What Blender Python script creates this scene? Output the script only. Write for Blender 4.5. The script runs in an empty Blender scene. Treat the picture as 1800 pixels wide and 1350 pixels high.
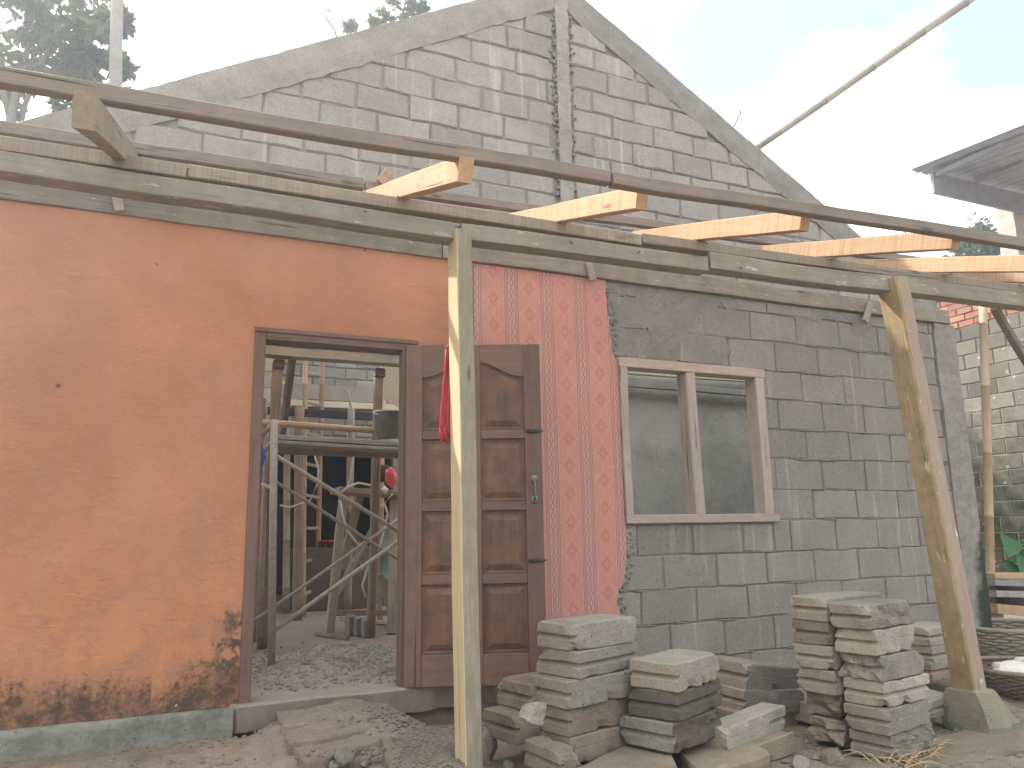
import bpy, bmesh, math, random
from mathutils import Vector, Matrix, noise
from math import radians, sin, cos, pi
SC = bpy.context.scene
COL = SC.collection
RND = random.Random(7)

# ------------------------------------------------------------------ camera, sky, sun, exposure
F = 1363.0; CX = 900.0; CY = 675.0
ROT = Matrix(((0.9137511, -0.0604255, -0.4017557),
              (-0.4059002, -0.1782095, -0.8963740),
              (-0.0174329, 0.9821355, -0.1873659)))
CAM = Vector((0.0, -4.5612, 0.8650))
cd = bpy.data.cameras.new('camera'); co = bpy.data.objects.new('camera', cd); COL.objects.link(co)
cd.sensor_width = 36.0; cd.lens = F / 1800.0 * 36.0; cd.clip_start = 0.05; cd.clip_end = 2000.0
co.matrix_world = Matrix.Translation(CAM) @ ROT.to_4x4()
SC.camera = co

SUN_DIR = Vector((-0.42, 0.53, 0.735)).normalized()
elev = math.asin(SUN_DIR.z); azim = math.atan2(SUN_DIR.x, SUN_DIR.y)
w = bpy.data.worlds.new('World'); SC.world = w; w.use_nodes = True
nt = w.node_tree; nt.nodes.clear()
wo = nt.nodes.new('ShaderNodeOutputWorld'); bg = nt.nodes.new('ShaderNodeBackground')
sky = nt.nodes.new('ShaderNodeTexSky'); sky.sky_type = 'NISHITA'; sky.sun_disc = False
sky.sun_elevation = elev; sky.sun_rotation = azim; sky.air_density = 1.3; sky.dust_density = 3.0; sky.altitude = 300
tc = nt.nodes.new('ShaderNodeTexCoord'); mp = nt.nodes.new('ShaderNodeMapping'); mp.inputs['Scale'].default_value = (1.0, 1.0, 2.0)
mp.inputs['Location'].default_value = (0.37, 0.6, 0.1)
cn = nt.nodes.new('ShaderNodeTexNoise'); cn.inputs['Scale'].default_value = 1.7; cn.inputs['Detail'].default_value = 6; cn.inputs['Roughness'].default_value = 0.5
cr = nt.nodes.new('ShaderNodeValToRGB'); cr.color_ramp.elements[0].position = 0.40; cr.color_ramp.elements[1].position = 0.60
cr.color_ramp.elements[0].color = (0.12, 0.12, 0.12, 1); cr.color_ramp.elements[1].color = (1, 1, 1, 1)
mx = nt.nodes.new('ShaderNodeMixRGB'); mx.inputs['Color2'].default_value = (13.0, 13.3, 12.8, 1)
L_ = nt.links.new
L_(tc.outputs['Generated'], mp.inputs['Vector']); L_(mp.outputs['Vector'], cn.inputs['Vector'])
L_(cn.outputs['Fac'], cr.inputs['Fac']); L_(cr.outputs['Color'], mx.inputs['Fac'])
L_(sky.outputs['Color'], mx.inputs['Color1']); L_(mx.outputs['Color'], bg.inputs['Color'])
bg.inputs['Strength'].default_value = 0.10
L_(bg.outputs['Background'], wo.inputs['Surface'])
sl = bpy.data.lights.new('sun', 'SUN'); so = bpy.data.objects.new('sun', sl); COL.objects.link(so)
sl.energy = 3.6; sl.angle = radians(0.8); sl.color = (1.0, 0.94, 0.86)
so.rotation_euler = SUN_DIR.to_track_quat('Z', 'Y').to_euler()
SC.view_settings.view_transform = 'Standard'; SC.view_settings.look = 'None'
SC.view_settings.gamma = 1.0; SC.view_settings.use_curve_mapping = False
SC.cycles.use_denoising = True
SC.view_settings.exposure = 1.35

# ------------------------------------------------------------------ survey: a sight line of the photograph met with a plane of the place
def ray(u, v): return ROT @ Vector(((u - CX) / F, -(v - CY) / F, -1.0))
def py(u, v, y):
    d = ray(u, v); return CAM + d * ((y - CAM.y) / d.y)
def pz(u, v, z):
    d = ray(u, v); return CAM + d * ((z - CAM.z) / d.z)
def px(u, v, x):
    d = ray(u, v); return CAM + d * ((x - CAM.x) / d.x)
def yb(x): return -1.0 - 0.045 * (x + 0.7)           # the eaves beam runs slightly askew to the wall
def pb(u, v, off=0.0):
    d = ray(u, v)                                       # meets y = yb(x)+off
    t = (yb(CAM.x) + off - CAM.y) / (d.y + 0.045 * d.x); return CAM + d * t

# ------------------------------------------------------------------ materials
def srgb(r, g, b):
    f = lambda c: (c / 255 / 12.92) if c <= 10.31 else ((c / 255 + 0.055) / 1.055) ** 2.4
    return (f(r), f(g), f(b), 1.0)
class MT:
    def __init__(s, name, rough=0.9, spec=0.2):
        s.m = bpy.data.materials.new(name); s.m.use_nodes = True; s.t = s.m.node_tree; s.n = s.t.nodes
        s.b = s.n['Principled BSDF']; s.b.inputs['Roughness'].default_value = rough
        s.b.inputs['Specular IOR Level'].default_value = spec
        s.tc = s.n.new('ShaderNodeTexCoord'); s.ge = s.n.new('ShaderNodeNewGeometry'); s.oi = s.n.new('ShaderNodeObjectInfo')
        s.h = None
    def put(s, sock, v):
        if isinstance(v, bpy.types.NodeSocket): s.t.links.new(v, sock)
        else: sock.default_value = v
    def world(s): return s.ge.outputs['Position']
    def obj(s, sc=(1, 1, 1), rnd=True):
        mp = s.n.new('ShaderNodeMapping'); s.put(mp.inputs['Vector'], s.tc.outputs['Object']); mp.inputs['Scale'].default_value = sc
        if rnd:
            c = s.n.new('ShaderNodeVectorMath'); c.operation = 'SCALE'; c.inputs[0].default_value = (37, 17, 53)
            s.put(c.inputs['Scale'], s.oi.outputs['Random']); s.put(mp.inputs['Location'], c.outputs[0])
        return mp.outputs[0]
    def scaled(s, vec, sc):
        mp = s.n.new('ShaderNodeMapping'); s.put(mp.inputs['Vector'], vec); mp.inputs['Scale'].default_value = sc; return mp.outputs[0]
    def noise(s, vec, scale, detail=5, rough=0.6, dist=0.0):
        q = s.n.new('ShaderNodeTexNoise'); s.put(q.inputs['Vector'], vec); q.inputs['Scale'].default_value = scale
        q.inputs['Detail'].default_value = detail; q.inputs['Roughness'].default_value = rough; q.inputs['Distortion'].default_value = dist
        return q.outputs['Fac']
    def voro(s, vec, scale, feat='F1'):
        q = s.n.new('ShaderNodeTexVoronoi'); q.feature = feat; s.put(q.inputs['Vector'], vec); q.inputs['Scale'].default_value = scale
        return q.outputs['Distance']
    def ramp(s, fac, a, b, c0=(0, 0, 0, 1), c1=(1, 1, 1, 1)):
        r = s.n.new('ShaderNodeValToRGB'); s.put(r.inputs['Fac'], fac); e = r.color_ramp.elements
        if a > b: a, b, c0, c1 = b, a, c1, c0
        e[0].position = a; e[1].position = b; e[0].color = c0; e[1].color = c1; return r.outputs['Color']
    def mix(s, fac, a, b, mode='MIX'):
        r = s.n.new('ShaderNodeMixRGB'); r.blend_type = mode; s.put(r.inputs[0], fac); s.put(r.inputs[1], a); s.put(r.inputs[2], b); return r.outputs[0]
    def math(s, op, a, b=0.0, clamp=False):
        r = s.n.new('ShaderNodeMath'); r.operation = op; s.put(r.inputs[0], a); s.put(r.inputs[1], b); r.use_clamp = clamp; return r.outputs[0]
    def sep(s, vec):
        r = s.n.new('ShaderNodeSeparateXYZ'); s.put(r.inputs[0], vec); return r.outputs
    def comb(s, x, y, z):
        r = s.n.new('ShaderNodeCombineXYZ'); s.put(r.inputs[0], x); s.put(r.inputs[1], y); s.put(r.inputs[2], z); return r.outputs[0]
    def bump(s, height, strength=0.5, dist=0.01):
        r = s.n.new('ShaderNodeBump'); r.inputs['Strength'].default_value = strength; r.inputs['Distance'].default_value = dist
        s.put(r.inputs['Height'], height)
        if s.h is not None: s.put(r.inputs['Normal'], s.h)
        s.h = r.outputs[0]; s.put(s.b.inputs['Normal'], s.h)
    def jitter(s, col, lo=0.85, hi=1.12):
        r = s.ramp(s.oi.outputs['Random'], 0, 1, (lo, lo, lo, 1), (hi, hi * 0.99, hi * 0.97, 1)); return s.mix(1.0, col, r, 'MULTIPLY')
    def color(s, c): s.put(s.b.inputs['Base Color'], c); return s

def m_concrete(name, c1, c2, stain=None, st_amt=0.5, grain=0.5, jit=(0.85, 1.12), scale=1.0, moss=None, drips=None):
    t = MT(name, 0.95, 0.12); W = t.world()
    n1 = t.noise(W, 3.2 * scale, 6, 0.62); n2 = t.noise(W, 26 * scale, 5, 0.7); n3 = t.noise(W, 160, 3, 0.7)
    c = t.mix(t.ramp(n1, 0.3, 0.7), c1, c2)
    c = t.mix(t.math('MULTIPLY', t.ramp(n2, 0.38, 0.68), 0.5), c, tuple(x * 0.55 for x in c1[:3]) + (1,))
    if stain: c = t.mix(t.math('MULTIPLY', t.ramp(t.noise(W, 1.7, 7, 0.72, 0.4), 0.5, 0.66), st_amt), c, stain)
    if moss: c = t.mix(t.ramp(t.noise(W, 5, 7, 0.75), 0.46, 0.62), c, moss)
    if drips:
        d = t.noise(t.scaled(W, (14, 14, 0.7)), 1.0, 4, 0.55); c = t.mix(t.math('MULTIPLY', t.ramp(d, 0.60, 0.68), 0.55), c, drips)
    c = t.mix(t.math('MULTIPLY', t.ramp(n3, 0.45, 0.62), 0.4), c, tuple(min(1, x * 1.55) for x in c2[:3]) + (1,))
    pit = t.ramp(t.noise(W, 70, 2, 0.5), 0.27, 0.34)
    c = t.mix(t.math('SUBTRACT', 1.0, pit), c, tuple(x * 0.35 for x in c1[:3]) + (1,))
    t.color(t.jitter(c, *jit))
    t.bump(n3, 0.35 * grain, 0.004); t.bump(n2, 0.6 * grain, 0.008); t.bump(pit, 0.5 * grain, 0.004)
    return t.m
def m_wood(name, c1, c2, grain=(1.6, 42, 42), bump=0.35, saw=0.0, dirt=None, dirt_amt=0.5, flakes=None, rough=0.8, spec=0.25, knots=True, jit=(0.85, 1.12), ax='x'):
    pm = (lambda v: v) if ax == 'x' else (lambda v: (v[1], v[2], v[0]))
    t = MT(name, rough, spec); O = t.obj(pm(grain)); O1 = t.obj((1, 1, 1))
    n = t.noise(O, 1.0, 5, 0.65, 0.7); n2 = t.noise(O1, 9.0, 5, 0.6)
    c = t.mix(t.ramp(n, 0.28, 0.72), c1, c2)
    if saw:
        sx = t.noise(t.obj((90, 2, 2)), 1.0, 3, 0.6); c = t.mix(t.math('MULTIPLY', t.ramp(sx, 0.4, 0.7), saw), c, tuple(x * 0.45 for x in c1[:3]) + (1,))
    if dirt: c = t.mix(t.math('MULTIPLY', t.ramp(n2, 0.42, 0.68), dirt_amt), c, dirt)
    crk = t.ramp(t.noise(t.obj(pm((1.1, 60, 60))), 1.0, 3, 0.6), 0.30, 0.36)
    c = t.mix(t.math('SUBTRACT', 1.0, crk), c, tuple(x * 0.35 for x in c1[:3]) + (1,))
    if knots:
        k = t.ramp(t.voro(t.obj(pm((2.2, 9, 9))), 1.0), 0.05, 0.13); c = t.mix(t.math('MULTIPLY', t.math('SUBTRACT', 1.0, k), 0.7), c, tuple(x * 0.3 for x in c1[:3]) + (1,))
    if flakes: c = t.mix(t.ramp(t.noise(t.obj((5, 16, 16)), 1.6, 4, 0.7), 0.62, 0.67), c, flakes)
    t.color(t.jitter(c, *jit)); t.bump(n, bump, 0.004); t.bump(crk, bump, 0.004)
    return t.m
def m_plain(name, c, rough=0.6, spec=0.3, var=0.25, scale=12, metal=0.0, bump=0.1):
    t = MT(name, rough, spec); n = t.noise(t.obj(), scale, 5, 0.65); t.b.inputs['Metallic'].default_value = metal
    t.color(t.jitter(t.mix(t.ramp(n, 0.3, 0.75), c, tuple(x * (1 - var) for x in c[:3]) + (1,)), 0.92, 1.06)); t.bump(n, bump, 0.004); return t.m

M = {}
M['block'] = m_concrete('grey_block', (0.285, 0.265, 0.232, 1), (0.215, 0.202, 0.178, 1), stain=(0.33, 0.305, 0.265, 1), st_amt=0.35, grain=1.1, jit=(0.88, 1.08), drips=(0.43, 0.40, 0.35, 1))
M['gable_block'] = m_concrete('weathered_block', (0.355, 0.322, 0.285, 1), (0.27, 0.246, 0.22, 1), stain=(0.40, 0.365, 0.33, 1), st_amt=0.5, grain=1.1, jit=(0.86, 1.10), drips=(0.5, 0.48, 0.46, 1))
M['mortar'] = m_concrete('mortar', (0.31, 0.29, 0.255, 1), (0.215, 0.20, 0.178, 1), grain=1.6, scale=3)
M['gable_mortar'] = m_concrete('rough_mortar', (0.33, 0.30, 0.275, 1), (0.22, 0.20, 0.185, 1), grain=2.0, scale=3)
M['cast'] = m_concrete('cast_concrete', (0.345, 0.315, 0.28, 1), (0.235, 0.217, 0.195, 1), grain=1.3, scale=1.6, stain=(0.14, 0.135, 0.125, 1), st_amt=0.35)
t = MT('damp_column', 0.95, 0.1); W = t.world(); X, Y, Z = t.sep(W); n1 = t.noise(W, 4, 6, .65); n2 = t.noise(W, 26, 5, .7)
c = t.mix(t.ramp(n1, .3, .7), (0.33, 0.305, 0.265, 1), (0.235, 0.22, 0.195, 1)); c = t.mix(t.math('MULTIPLY', t.ramp(n2, .4, .68), .5), c, (0.15, 0.14, 0.125, 1))
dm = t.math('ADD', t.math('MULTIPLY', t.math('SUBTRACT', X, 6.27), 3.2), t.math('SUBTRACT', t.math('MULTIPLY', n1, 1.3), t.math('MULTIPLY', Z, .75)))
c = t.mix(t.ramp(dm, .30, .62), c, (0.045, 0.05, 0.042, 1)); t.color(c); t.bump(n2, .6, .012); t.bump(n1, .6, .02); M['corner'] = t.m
M['plinth'] = m_concrete('mossy_concrete', (0.26, 0.25, 0.215, 1), (0.155, 0.155, 0.135, 1), grain=0.7, moss=(0.105, 0.112, 0.088, 1), scale=1.6)
M['old_block'] = m_concrete('old_block', (0.37, 0.34, 0.285, 1), (0.255, 0.235, 0.195, 1), stain=(0.15, 0.135, 0.11, 1), st_amt=0.75, grain=1.5, jit=(0.72, 1.2), scale=2.4)
M['step'] = m_concrete('earthy_step', (0.31, 0.245, 0.195, 1), (0.23, 0.178, 0.14, 1), stain=(0.16, 0.12, 0.095, 1), st_amt=0.5, grain=0.9, scale=2)
M['slab'] = m_concrete('dirty_slab', (0.30, 0.245, 0.185, 1), (0.21, 0.165, 0.125, 1), stain=(0.12, 0.10, 0.08, 1), st_amt=0.5, grain=0.9, jit=(0.85, 1.12), scale=2)
M['darkblock'] = m_concrete('sooty_block', (0.15, 0.13, 0.105, 1), (0.085, 0.075, 0.065, 1), stain=(0.26, 0.18, 0.11, 1), st_amt=0.5, grain=0.9)  # also serves as painted shade on the front of one block
M['block_end'] = m_concrete('ochre_dusted_block', (0.37, 0.325, 0.255, 1), (0.27, 0.232, 0.18, 1), stain=(0.19, 0.16, 0.12, 1), st_amt=0.7, grain=1.2, jit=(0.8, 1.15), scale=2.4)  # ochre dust, with light from the left sky mixed into the colour
M['damp_block'] = m_concrete('damp_block_face', (0.20, 0.185, 0.16, 1), (0.145, 0.135, 0.12, 1), stain=(0.26, 0.235, 0.195, 1), st_amt=0.4, grain=1.1, scale=2.4)  # shade put into the colour of the darker front faces
M['rubble'] = m_concrete('rubble', (0.27, 0.245, 0.205, 1), (0.185, 0.168, 0.14, 1), stain=(0.2, 0.18, 0.15, 1), st_amt=0.4, grain=1.2, scale=3)
M['stone'] = m_concrete('footing_stone', (0.30, 0.27, 0.20, 1), (0.20, 0.19, 0.14, 1), grain=1.0, scale=2.5, stain=(0.15, 0.15, 0.09, 1))
M['inner_plaster'] = m_concrete('inner_plaster', (0.47, 0.46, 0.42, 1), (0.36, 0.35, 0.32, 1), stain=(0.20, 0.20, 0.185, 1), st_amt=0.8, grain=0.8, scale=1.3)
M['wall_old'] = m_concrete('mouldy_block', (0.43, 0.40, 0.34, 1), (0.30, 0.29, 0.25, 1), grain=1.2, jit=(0.72, 1.2), stain=(0.22, 0.22, 0.18, 1), st_amt=0.5)
t = MT('mouldy_block', 0.95, 0.1); W = t.world(); X, Y, Z = t.sep(W); n1 = t.noise(W, 2.6, 6, .65); n2 = t.noise(W, 18, 5, .7); n3 = t.noise(W, 5, 7, .75, .3)
c = t.mix(t.ramp(n1, .3, .7), (0.215, 0.195, 0.16, 1), (0.135, 0.13, 0.112, 1)); c = t.mix(t.math('MULTIPLY', t.ramp(n2, .45, .7), .4), c, (0.10, 0.10, 0.085, 1))
mk = t.ramp(t.math('ADD', t.math('MULTIPLY', Z, .22), t.math('MULTIPLY', n3, .9)), .62, .95); c = t.mix(mk, (0.045, 0.05, 0.035, 1), c)
c = t.mix(t.ramp(t.noise(W, 7, 5, .7), .62, .66), c, (0.36, 0.35, 0.31, 1)); t.color(t.jitter(c, .7, 1.2)); t.bump(n2, .6, .01); t.bump(n3, .5, .01); M['wall_old'] = t.m
M['brick'] = m_concrete('red_brick', (0.42, 0.19, 0.13, 1), (0.30, 0.15, 0.11, 1), grain=1.0, jit=(0.7, 1.2), scale=2, stain=(0.30, 0.26, 0.22, 1), st_amt=0.5)
M['far_block'] = m_concrete('far_block', (0.34, 0.325, 0.30, 1), (0.25, 0.24, 0.22, 1), grain=0.8, jit=(0.75, 1.15))
M['pale_block'] = m_concrete('pale_block', (0.48, 0.45, 0.40, 1), (0.40, 0.37, 0.33, 1), grain=0.5)

# orange paint: worn, stained near the ground
t = MT('orange_plaster', 0.75, 0.25); W = t.world(); X, Y, Z = t.sep(W)
n1 = t.noise(W, 1.3, 6, 0.6, 0.3); n2 = t.noise(W, 7, 6, 0.7); n3 = t.noise(W, 45, 4, 0.65)
c = t.mix(t.ramp(n1, 0.32, 0.68), (0.50, 0.225, 0.132, 1), (0.38, 0.158, 0.086, 1))
c = t.mix(t.math('MULTIPLY', t.ramp(n2, 0.5, 0.75), 0.4), c, (0.34, 0.17, 0.11, 1))
gr = t.noise(t.scaled(W, (0.9, 1, 0.7)), 1.1, 5, 0.6, 0.5)
c = t.mix(t.math('MULTIPLY', t.ramp(gr, 0.50, 0.70), 0.45), c, (0.36, 0.20, 0.13, 1))
# vertical run marks
rn = t.noise(t.scaled(W, (8, 8, 0.35)), 1.0, 4, 0.55); c = t.mix(t.math('MULTIPLY', t.ramp(rn, 0.58, 0.72), 0.25), c, (0.33, 0.17, 0.11, 1))
# orange undercoat showing near the ground
und = t.math('MULTIPLY', t.ramp(Z, 0.95, 0.05), t.ramp(t.noise(W, 4.5, 7, 0.75, 0.4), 0.48, 0.56)); c = t.mix(t.math('MULTIPLY', und, 0.6), c, (0.60, 0.25, 0.10, 1))
# black damp rising from the plinth and beside the door post
hz = t.math('ADD', t.math('MULTIPLY', t.noise(t.scaled(W, (3.2, 1, 0.8)), 1.0, 6, 0.7), 0.62), -0.20)
lft = t.math('MULTIPLY', t.ramp(X, -0.30, -0.62), 0.10)
edge = t.math('MULTIPLY', t.math('MULTIPLY', t.ramp(X, -0.15, 0.40), 0.52), t.ramp(t.noise(W, 6, 5, 0.7), 0.35, 0.65))
lim = t.math('ADD', t.math('ADD', hz, lft), edge)
damp_and_shade = t.ramp(t.math('ADD', t.math('SUBTRACT', lim, Z), t.math('MULTIPLY', t.math('SUBTRACT', n3, 0.5), 0.35)), 0.0, 0.10)
brk = t.ramp(t.noise(W, 9, 7, 0.8), 0.34, 0.56)
soot = t.ramp(t.math('ADD', t.math('SUBTRACT', t.math('ADD', lim, 0.12), Z), t.math('MULTIPLY', t.math('SUBTRACT', n2, 0.5), 0.5)), 0.0, 0.25); c = t.mix(t.math('MULTIPLY', soot, 0.5), c, (0.19, 0.115, 0.075, 1))
c = t.mix(t.math('MULTIPLY', t.math('MULTIPLY', damp_and_shade, brk), 0.88), c, (0.055, 0.042, 0.034, 1))
fl = t.ramp(t.noise(W, 13, 3, 0.6), 0.74, 0.76); c = t.mix(t.math('MULTIPLY', fl, t.ramp(Z, 1.4, 0.2)), c, (0.50, 0.44, 0.36, 1))
sp = t.ramp(t.voro(W, 3.1), 0.028, 0.045); c = t.mix(t.math('SUBTRACT', 1.0, sp), c, (0.12, 0.07, 0.05, 1))
t.color(c); t.bump(n1, 0.5, 0.04); t.bump(n2, 0.8, 0.016); t.bump(n3, 0.25, 0.003)
sc_ = t.ramp(t.noise(t.scaled(W, (3, 1, 14)), 1.4, 3, 0.5, 1.2), 0.60, 0.64); t.bump(sc_, 0.30, 0.004)
M['orange'] = t.m

# printed wallpaper
t = MT('striped_wallpaper', 0.85, 0.2); W = t.world(); X, Y, Z = t.sep(W)
xw = t.math('ADD', X, t.math('MULTIPLY', t.math('SUBTRACT', t.noise(W, 1.1, 2, 0.5), 0.5), 0.02))
u = t.math('DIVIDE', t.math('SUBTRACT', xw, 2.052), 0.2625)
fr = t.math('ABSOLUTE', t.math('SUBTRACT', t.math('FRACT', t.math('ADD', u, 0.5)), 0.5))      # 0 at a stripe band's middle
lines = t.math('GREATER_THAN', t.math('SINE', t.math('MULTIPLY', fr, 2 * pi * 23)), 0.62)
inb = t.math('MULTIPLY', t.math('GREATER_THAN', fr, 0.075), t.math('LESS_THAN', fr, 0.215)); lines = t.math('MULTIPLY', lines, inb)
zc = t.math('ABSOLUTE', t.math('SUBTRACT', t.math('FRACT', t.math('DIVIDE', Z, 0.062)), 0.5))
dch = t.math('ADD', t.math('DIVIDE', fr, 0.055), t.math('MULTIPLY', zc, 2.0))
chain = t.math('MULTIPLY', t.math('LESS_THAN', t.math('ABSOLUTE', t.math('SUBTRACT', dch, 0.92)), 0.13), t.math('LESS_THAN', fr, 0.07))
g = t.math('SUBTRACT', 0.5, fr)
zd = t.math('ABSOLUTE', t.math('SUBTRACT', t.math('FRACT', t.math('ADD', t.math('DIVIDE', Z, 0.184), t.math('MULTIPLY', t.math('FLOOR', u), 0.5))), 0.5))
dia = t.math('ADD', t.math('DIVIDE', g, 0.26), t.math('MULTIPLY', zd, 2.0))
ring = t.math('LESS_THAN', t.math('ABSOLUTE', t.math('SUBTRACT', dia, 0.95)), 0.10)
orn = t.noise(t.comb(t.math('MULTIPLY', g, 17.0), t.math('MULTIPLY', zd, 12.0), 3.0), 1.6, 3, 0.7)
orn_m = t.ramp(orn, 0.47, 0.53); dam = t.math('GREATER_THAN', fr, 0.225)
heart = t.math('LESS_THAN', t.math('ABSOLUTE', t.math('SUBTRACT', dia, 0.42)), 0.09)
c = t.mix(t.ramp(t.noise(W, 1.6, 5, 0.6), 0.3, 0.7), (0.57, 0.28, 0.22, 1), (0.51, 0.25, 0.205, 1))
band = t.math('LESS_THAN', fr, 0.222); c = t.mix(t.math('MULTIPLY', band, 0.5), c, (0.49, 0.275, 0.235, 1))
c = t.mix(t.math('MULTIPLY', t.math('MULTIPLY', dam, orn_m), 0.5), c, (0.44, 0.135, 0.115, 1))
c = t.mix(t.math('MULTIPLY', t.math('MULTIPLY', dam, ring), 0.22), c, (0.62, 0.33, 0.27, 1))
c = t.mix(t.math('MULTIPLY', t.math('MULTIPLY', dam, heart), 0.4), c, (0.36, 0.10, 0.09, 1))
c = t.mix(t.math('MULTIPLY', t.math('MAXIMUM', lines, chain), 0.92), c, (0.13, 0.07, 0.085, 1))
fade = t.ramp(t.noise(W, 2.2, 5, 0.65), 0.55, 0.72); c = t.mix(t.math('MULTIPLY', fade, 0.4), c, (0.56, 0.24, 0.19, 1))
rub = t.math('MULTIPLY', t.ramp(t.noise(t.scaled(W, (22, 1, 1.2)), 1.0, 4, 0.6), 0.62, 0.68), 0.35); c = t.mix(rub, c, (0.52, 0.33, 0.29, 1))
scr = t.ramp(t.noise(t.scaled(W, (5, 1, 9)), 2.0, 4, 0.6, 1.0), 0.68, 0.71); c = t.mix(t.math('MULTIPLY', scr, 0.5), c, (0.58, 0.36, 0.28, 1))
bare = t.math('MULTIPLY', t.ramp(X, 2.80, 2.83), t.ramp(Z, 0.95, 0.88)); c = t.mix(bare, c, (0.62, 0.26, 0.17, 1))
t.color(c); t.bump(t.math('MAXIMUM', lines, t.math('MULTIPLY', dam, orn_m)), 0.25, 0.002); t.bump(t.noise(W, 9, 4, 0.6), 0.3, 0.006)
M['paper'] = t.m

M['sawn'] = m_wood('fresh_sawn_timber', (0.47, 0.27, 0.155, 1), (0.60, 0.38, 0.235, 1), saw=0.6, dirt=(0.38, 0.30, 0.19, 1), dirt_amt=0.55, jit=(0.75, 1.1))
M['batten'] = m_wood('brown_batten', (0.20, 0.16, 0.13, 1), (0.27, 0.22, 0.18, 1), dirt=(0.14, 0.13, 0.12, 1))
M['green_beam'] = m_wood('green_weathered_beam', (0.21, 0.186, 0.148, 1), (0.29, 0.258, 0.205, 1), dirt=(0.17, 0.162, 0.125, 1), dirt_amt=0.6, flakes=(0.40, 0.38, 0.32, 1))
M['grey_beam'] = m_wood('grey_brown_beam', (0.25, 0.20, 0.15, 1), (0.33, 0.27, 0.205, 1), saw=0.45, dirt=(0.20, 0.175, 0.135, 1), dirt_amt=0.5)
M['plate'] = m_wood('grey_wall_plate', (0.205, 0.172, 0.135, 1), (0.28, 0.24, 0.19, 1), dirt=(0.14, 0.125, 0.105, 1), dirt_amt=0.5, flakes=(0.42, 0.40, 0.36, 1))
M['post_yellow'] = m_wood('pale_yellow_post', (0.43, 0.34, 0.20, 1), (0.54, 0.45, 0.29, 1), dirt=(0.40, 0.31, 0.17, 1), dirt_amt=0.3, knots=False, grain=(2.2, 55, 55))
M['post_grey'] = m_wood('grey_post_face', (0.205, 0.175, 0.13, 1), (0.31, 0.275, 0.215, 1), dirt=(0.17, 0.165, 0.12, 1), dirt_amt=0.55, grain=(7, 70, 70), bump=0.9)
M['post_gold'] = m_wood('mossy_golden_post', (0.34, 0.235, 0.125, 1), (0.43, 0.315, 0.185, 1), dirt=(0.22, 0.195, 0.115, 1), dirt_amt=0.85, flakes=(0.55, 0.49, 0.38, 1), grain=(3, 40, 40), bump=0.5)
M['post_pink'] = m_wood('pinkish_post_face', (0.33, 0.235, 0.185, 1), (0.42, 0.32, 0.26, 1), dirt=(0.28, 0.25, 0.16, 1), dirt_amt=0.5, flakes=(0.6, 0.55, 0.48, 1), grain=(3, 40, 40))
for _k, _ax in (('door', 'x'), ('door_v', 'z')): M[_k] = m_wood('brown_door' if _ax == 'x' else 'brown_door_upright', (0.135, 0.075, 0.055, 1), (0.19, 0.108, 0.078, 1), ax=_ax, dirt=(0.095, 0.066, 0.055, 1), dirt_amt=0.5, rough=0.55, spec=0.35, knots=False, bump=0.15, grain=(1.4, 30, 30))
M['door_panel'] = m_wood('door_panel_wood', (0.135, 0.066, 0.04, 1), (0.205, 0.102, 0.06, 1), ax='z', dirt=(0.065, 0.044, 0.036, 1), dirt_amt=0.75, rough=0.5, spec=0.35, knots=True, bump=0.15, grain=(1.2, 16, 16))
for _k, _ax in (('frame', 'x'), ('frame_v', 'z')): M[_k] = m_wood('brown_frame' if _ax == 'x' else 'brown_frame_upright', (0.135, 0.08, 0.062, 1), (0.18, 0.108, 0.084, 1), ax=_ax, dirt=(0.10, 0.07, 0.06, 1), rough=0.6, knots=False, bump=0.2)
M['win'] = m_wood('pinkish_window_wood', (0.36, 0.285, 0.245, 1), (0.45, 0.375, 0.33, 1), dirt=(0.32, 0.24, 0.17, 1), dirt_amt=0.5, jit=(0.9, 1.1))
M['bamboo'] = m_wood('bamboo', (0.42, 0.28, 0.16, 1), (0.54, 0.38, 0.235, 1), dirt=(0.30, 0.24, 0.18, 1), rough=0.5, knots=False, bump=0.1, grain=(1.2, 25, 25))
M['bamboo_grey'] = m_wood('grey_bamboo', (0.35, 0.30, 0.25, 1), (0.46, 0.40, 0.33, 1), dirt=(0.26, 0.24, 0.22, 1), rough=0.6, knots=False, bump=0.1, grain=(1.2, 25, 25))
M['oldwood'] = m_wood('dusty_timber', (0.30, 0.235, 0.175, 1), (0.40, 0.325, 0.25, 1), dirt=(0.20, 0.17, 0.14, 1))
M['brownpost'] = m_wood('brown_prop', (0.22, 0.145, 0.10, 1), (0.31, 0.21, 0.15, 1), dirt=(0.30, 0.26, 0.22, 1))
M['plank_grey'] = m_wood('grey_plank', (0.26, 0.245, 0.22, 1), (0.36, 0.34, 0.31, 1), dirt=(0.18, 0.17, 0.155, 1))
M['steel'] = m_plain('dusty_steel', (0.44, 0.38, 0.31, 1), 0.6, 0.4, 0.4, 30)
M['iron'] = m_plain('dark_iron', (0.07, 0.065, 0.06, 1), 0.45, 0.5, 0.3, 30, metal=0.7)
M['rust'] = m_plain('rusty_iron', (0.20, 0.10, 0.07, 1), 0.8, 0.3, 0.4, 40)
M['chrome'] = m_plain('handle_steel', (0.20, 0.19, 0.18, 1), 0.4, 0.5, 0.2, 40, metal=0.9)
M['red_rope'] = m_plain('red_cord', (0.55, 0.055, 0.075, 1), 0.5, 0.3, 0.25, 50)
M['white_hose'] = m_plain('white_hose', (0.66, 0.62, 0.54, 1), 0.5, 0.3, 0.2, 30)
M['bucket'] = m_plain('grey_bucket', (0.30, 0.305, 0.295, 1), 0.55, 0.35, 0.45, 9)
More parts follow.
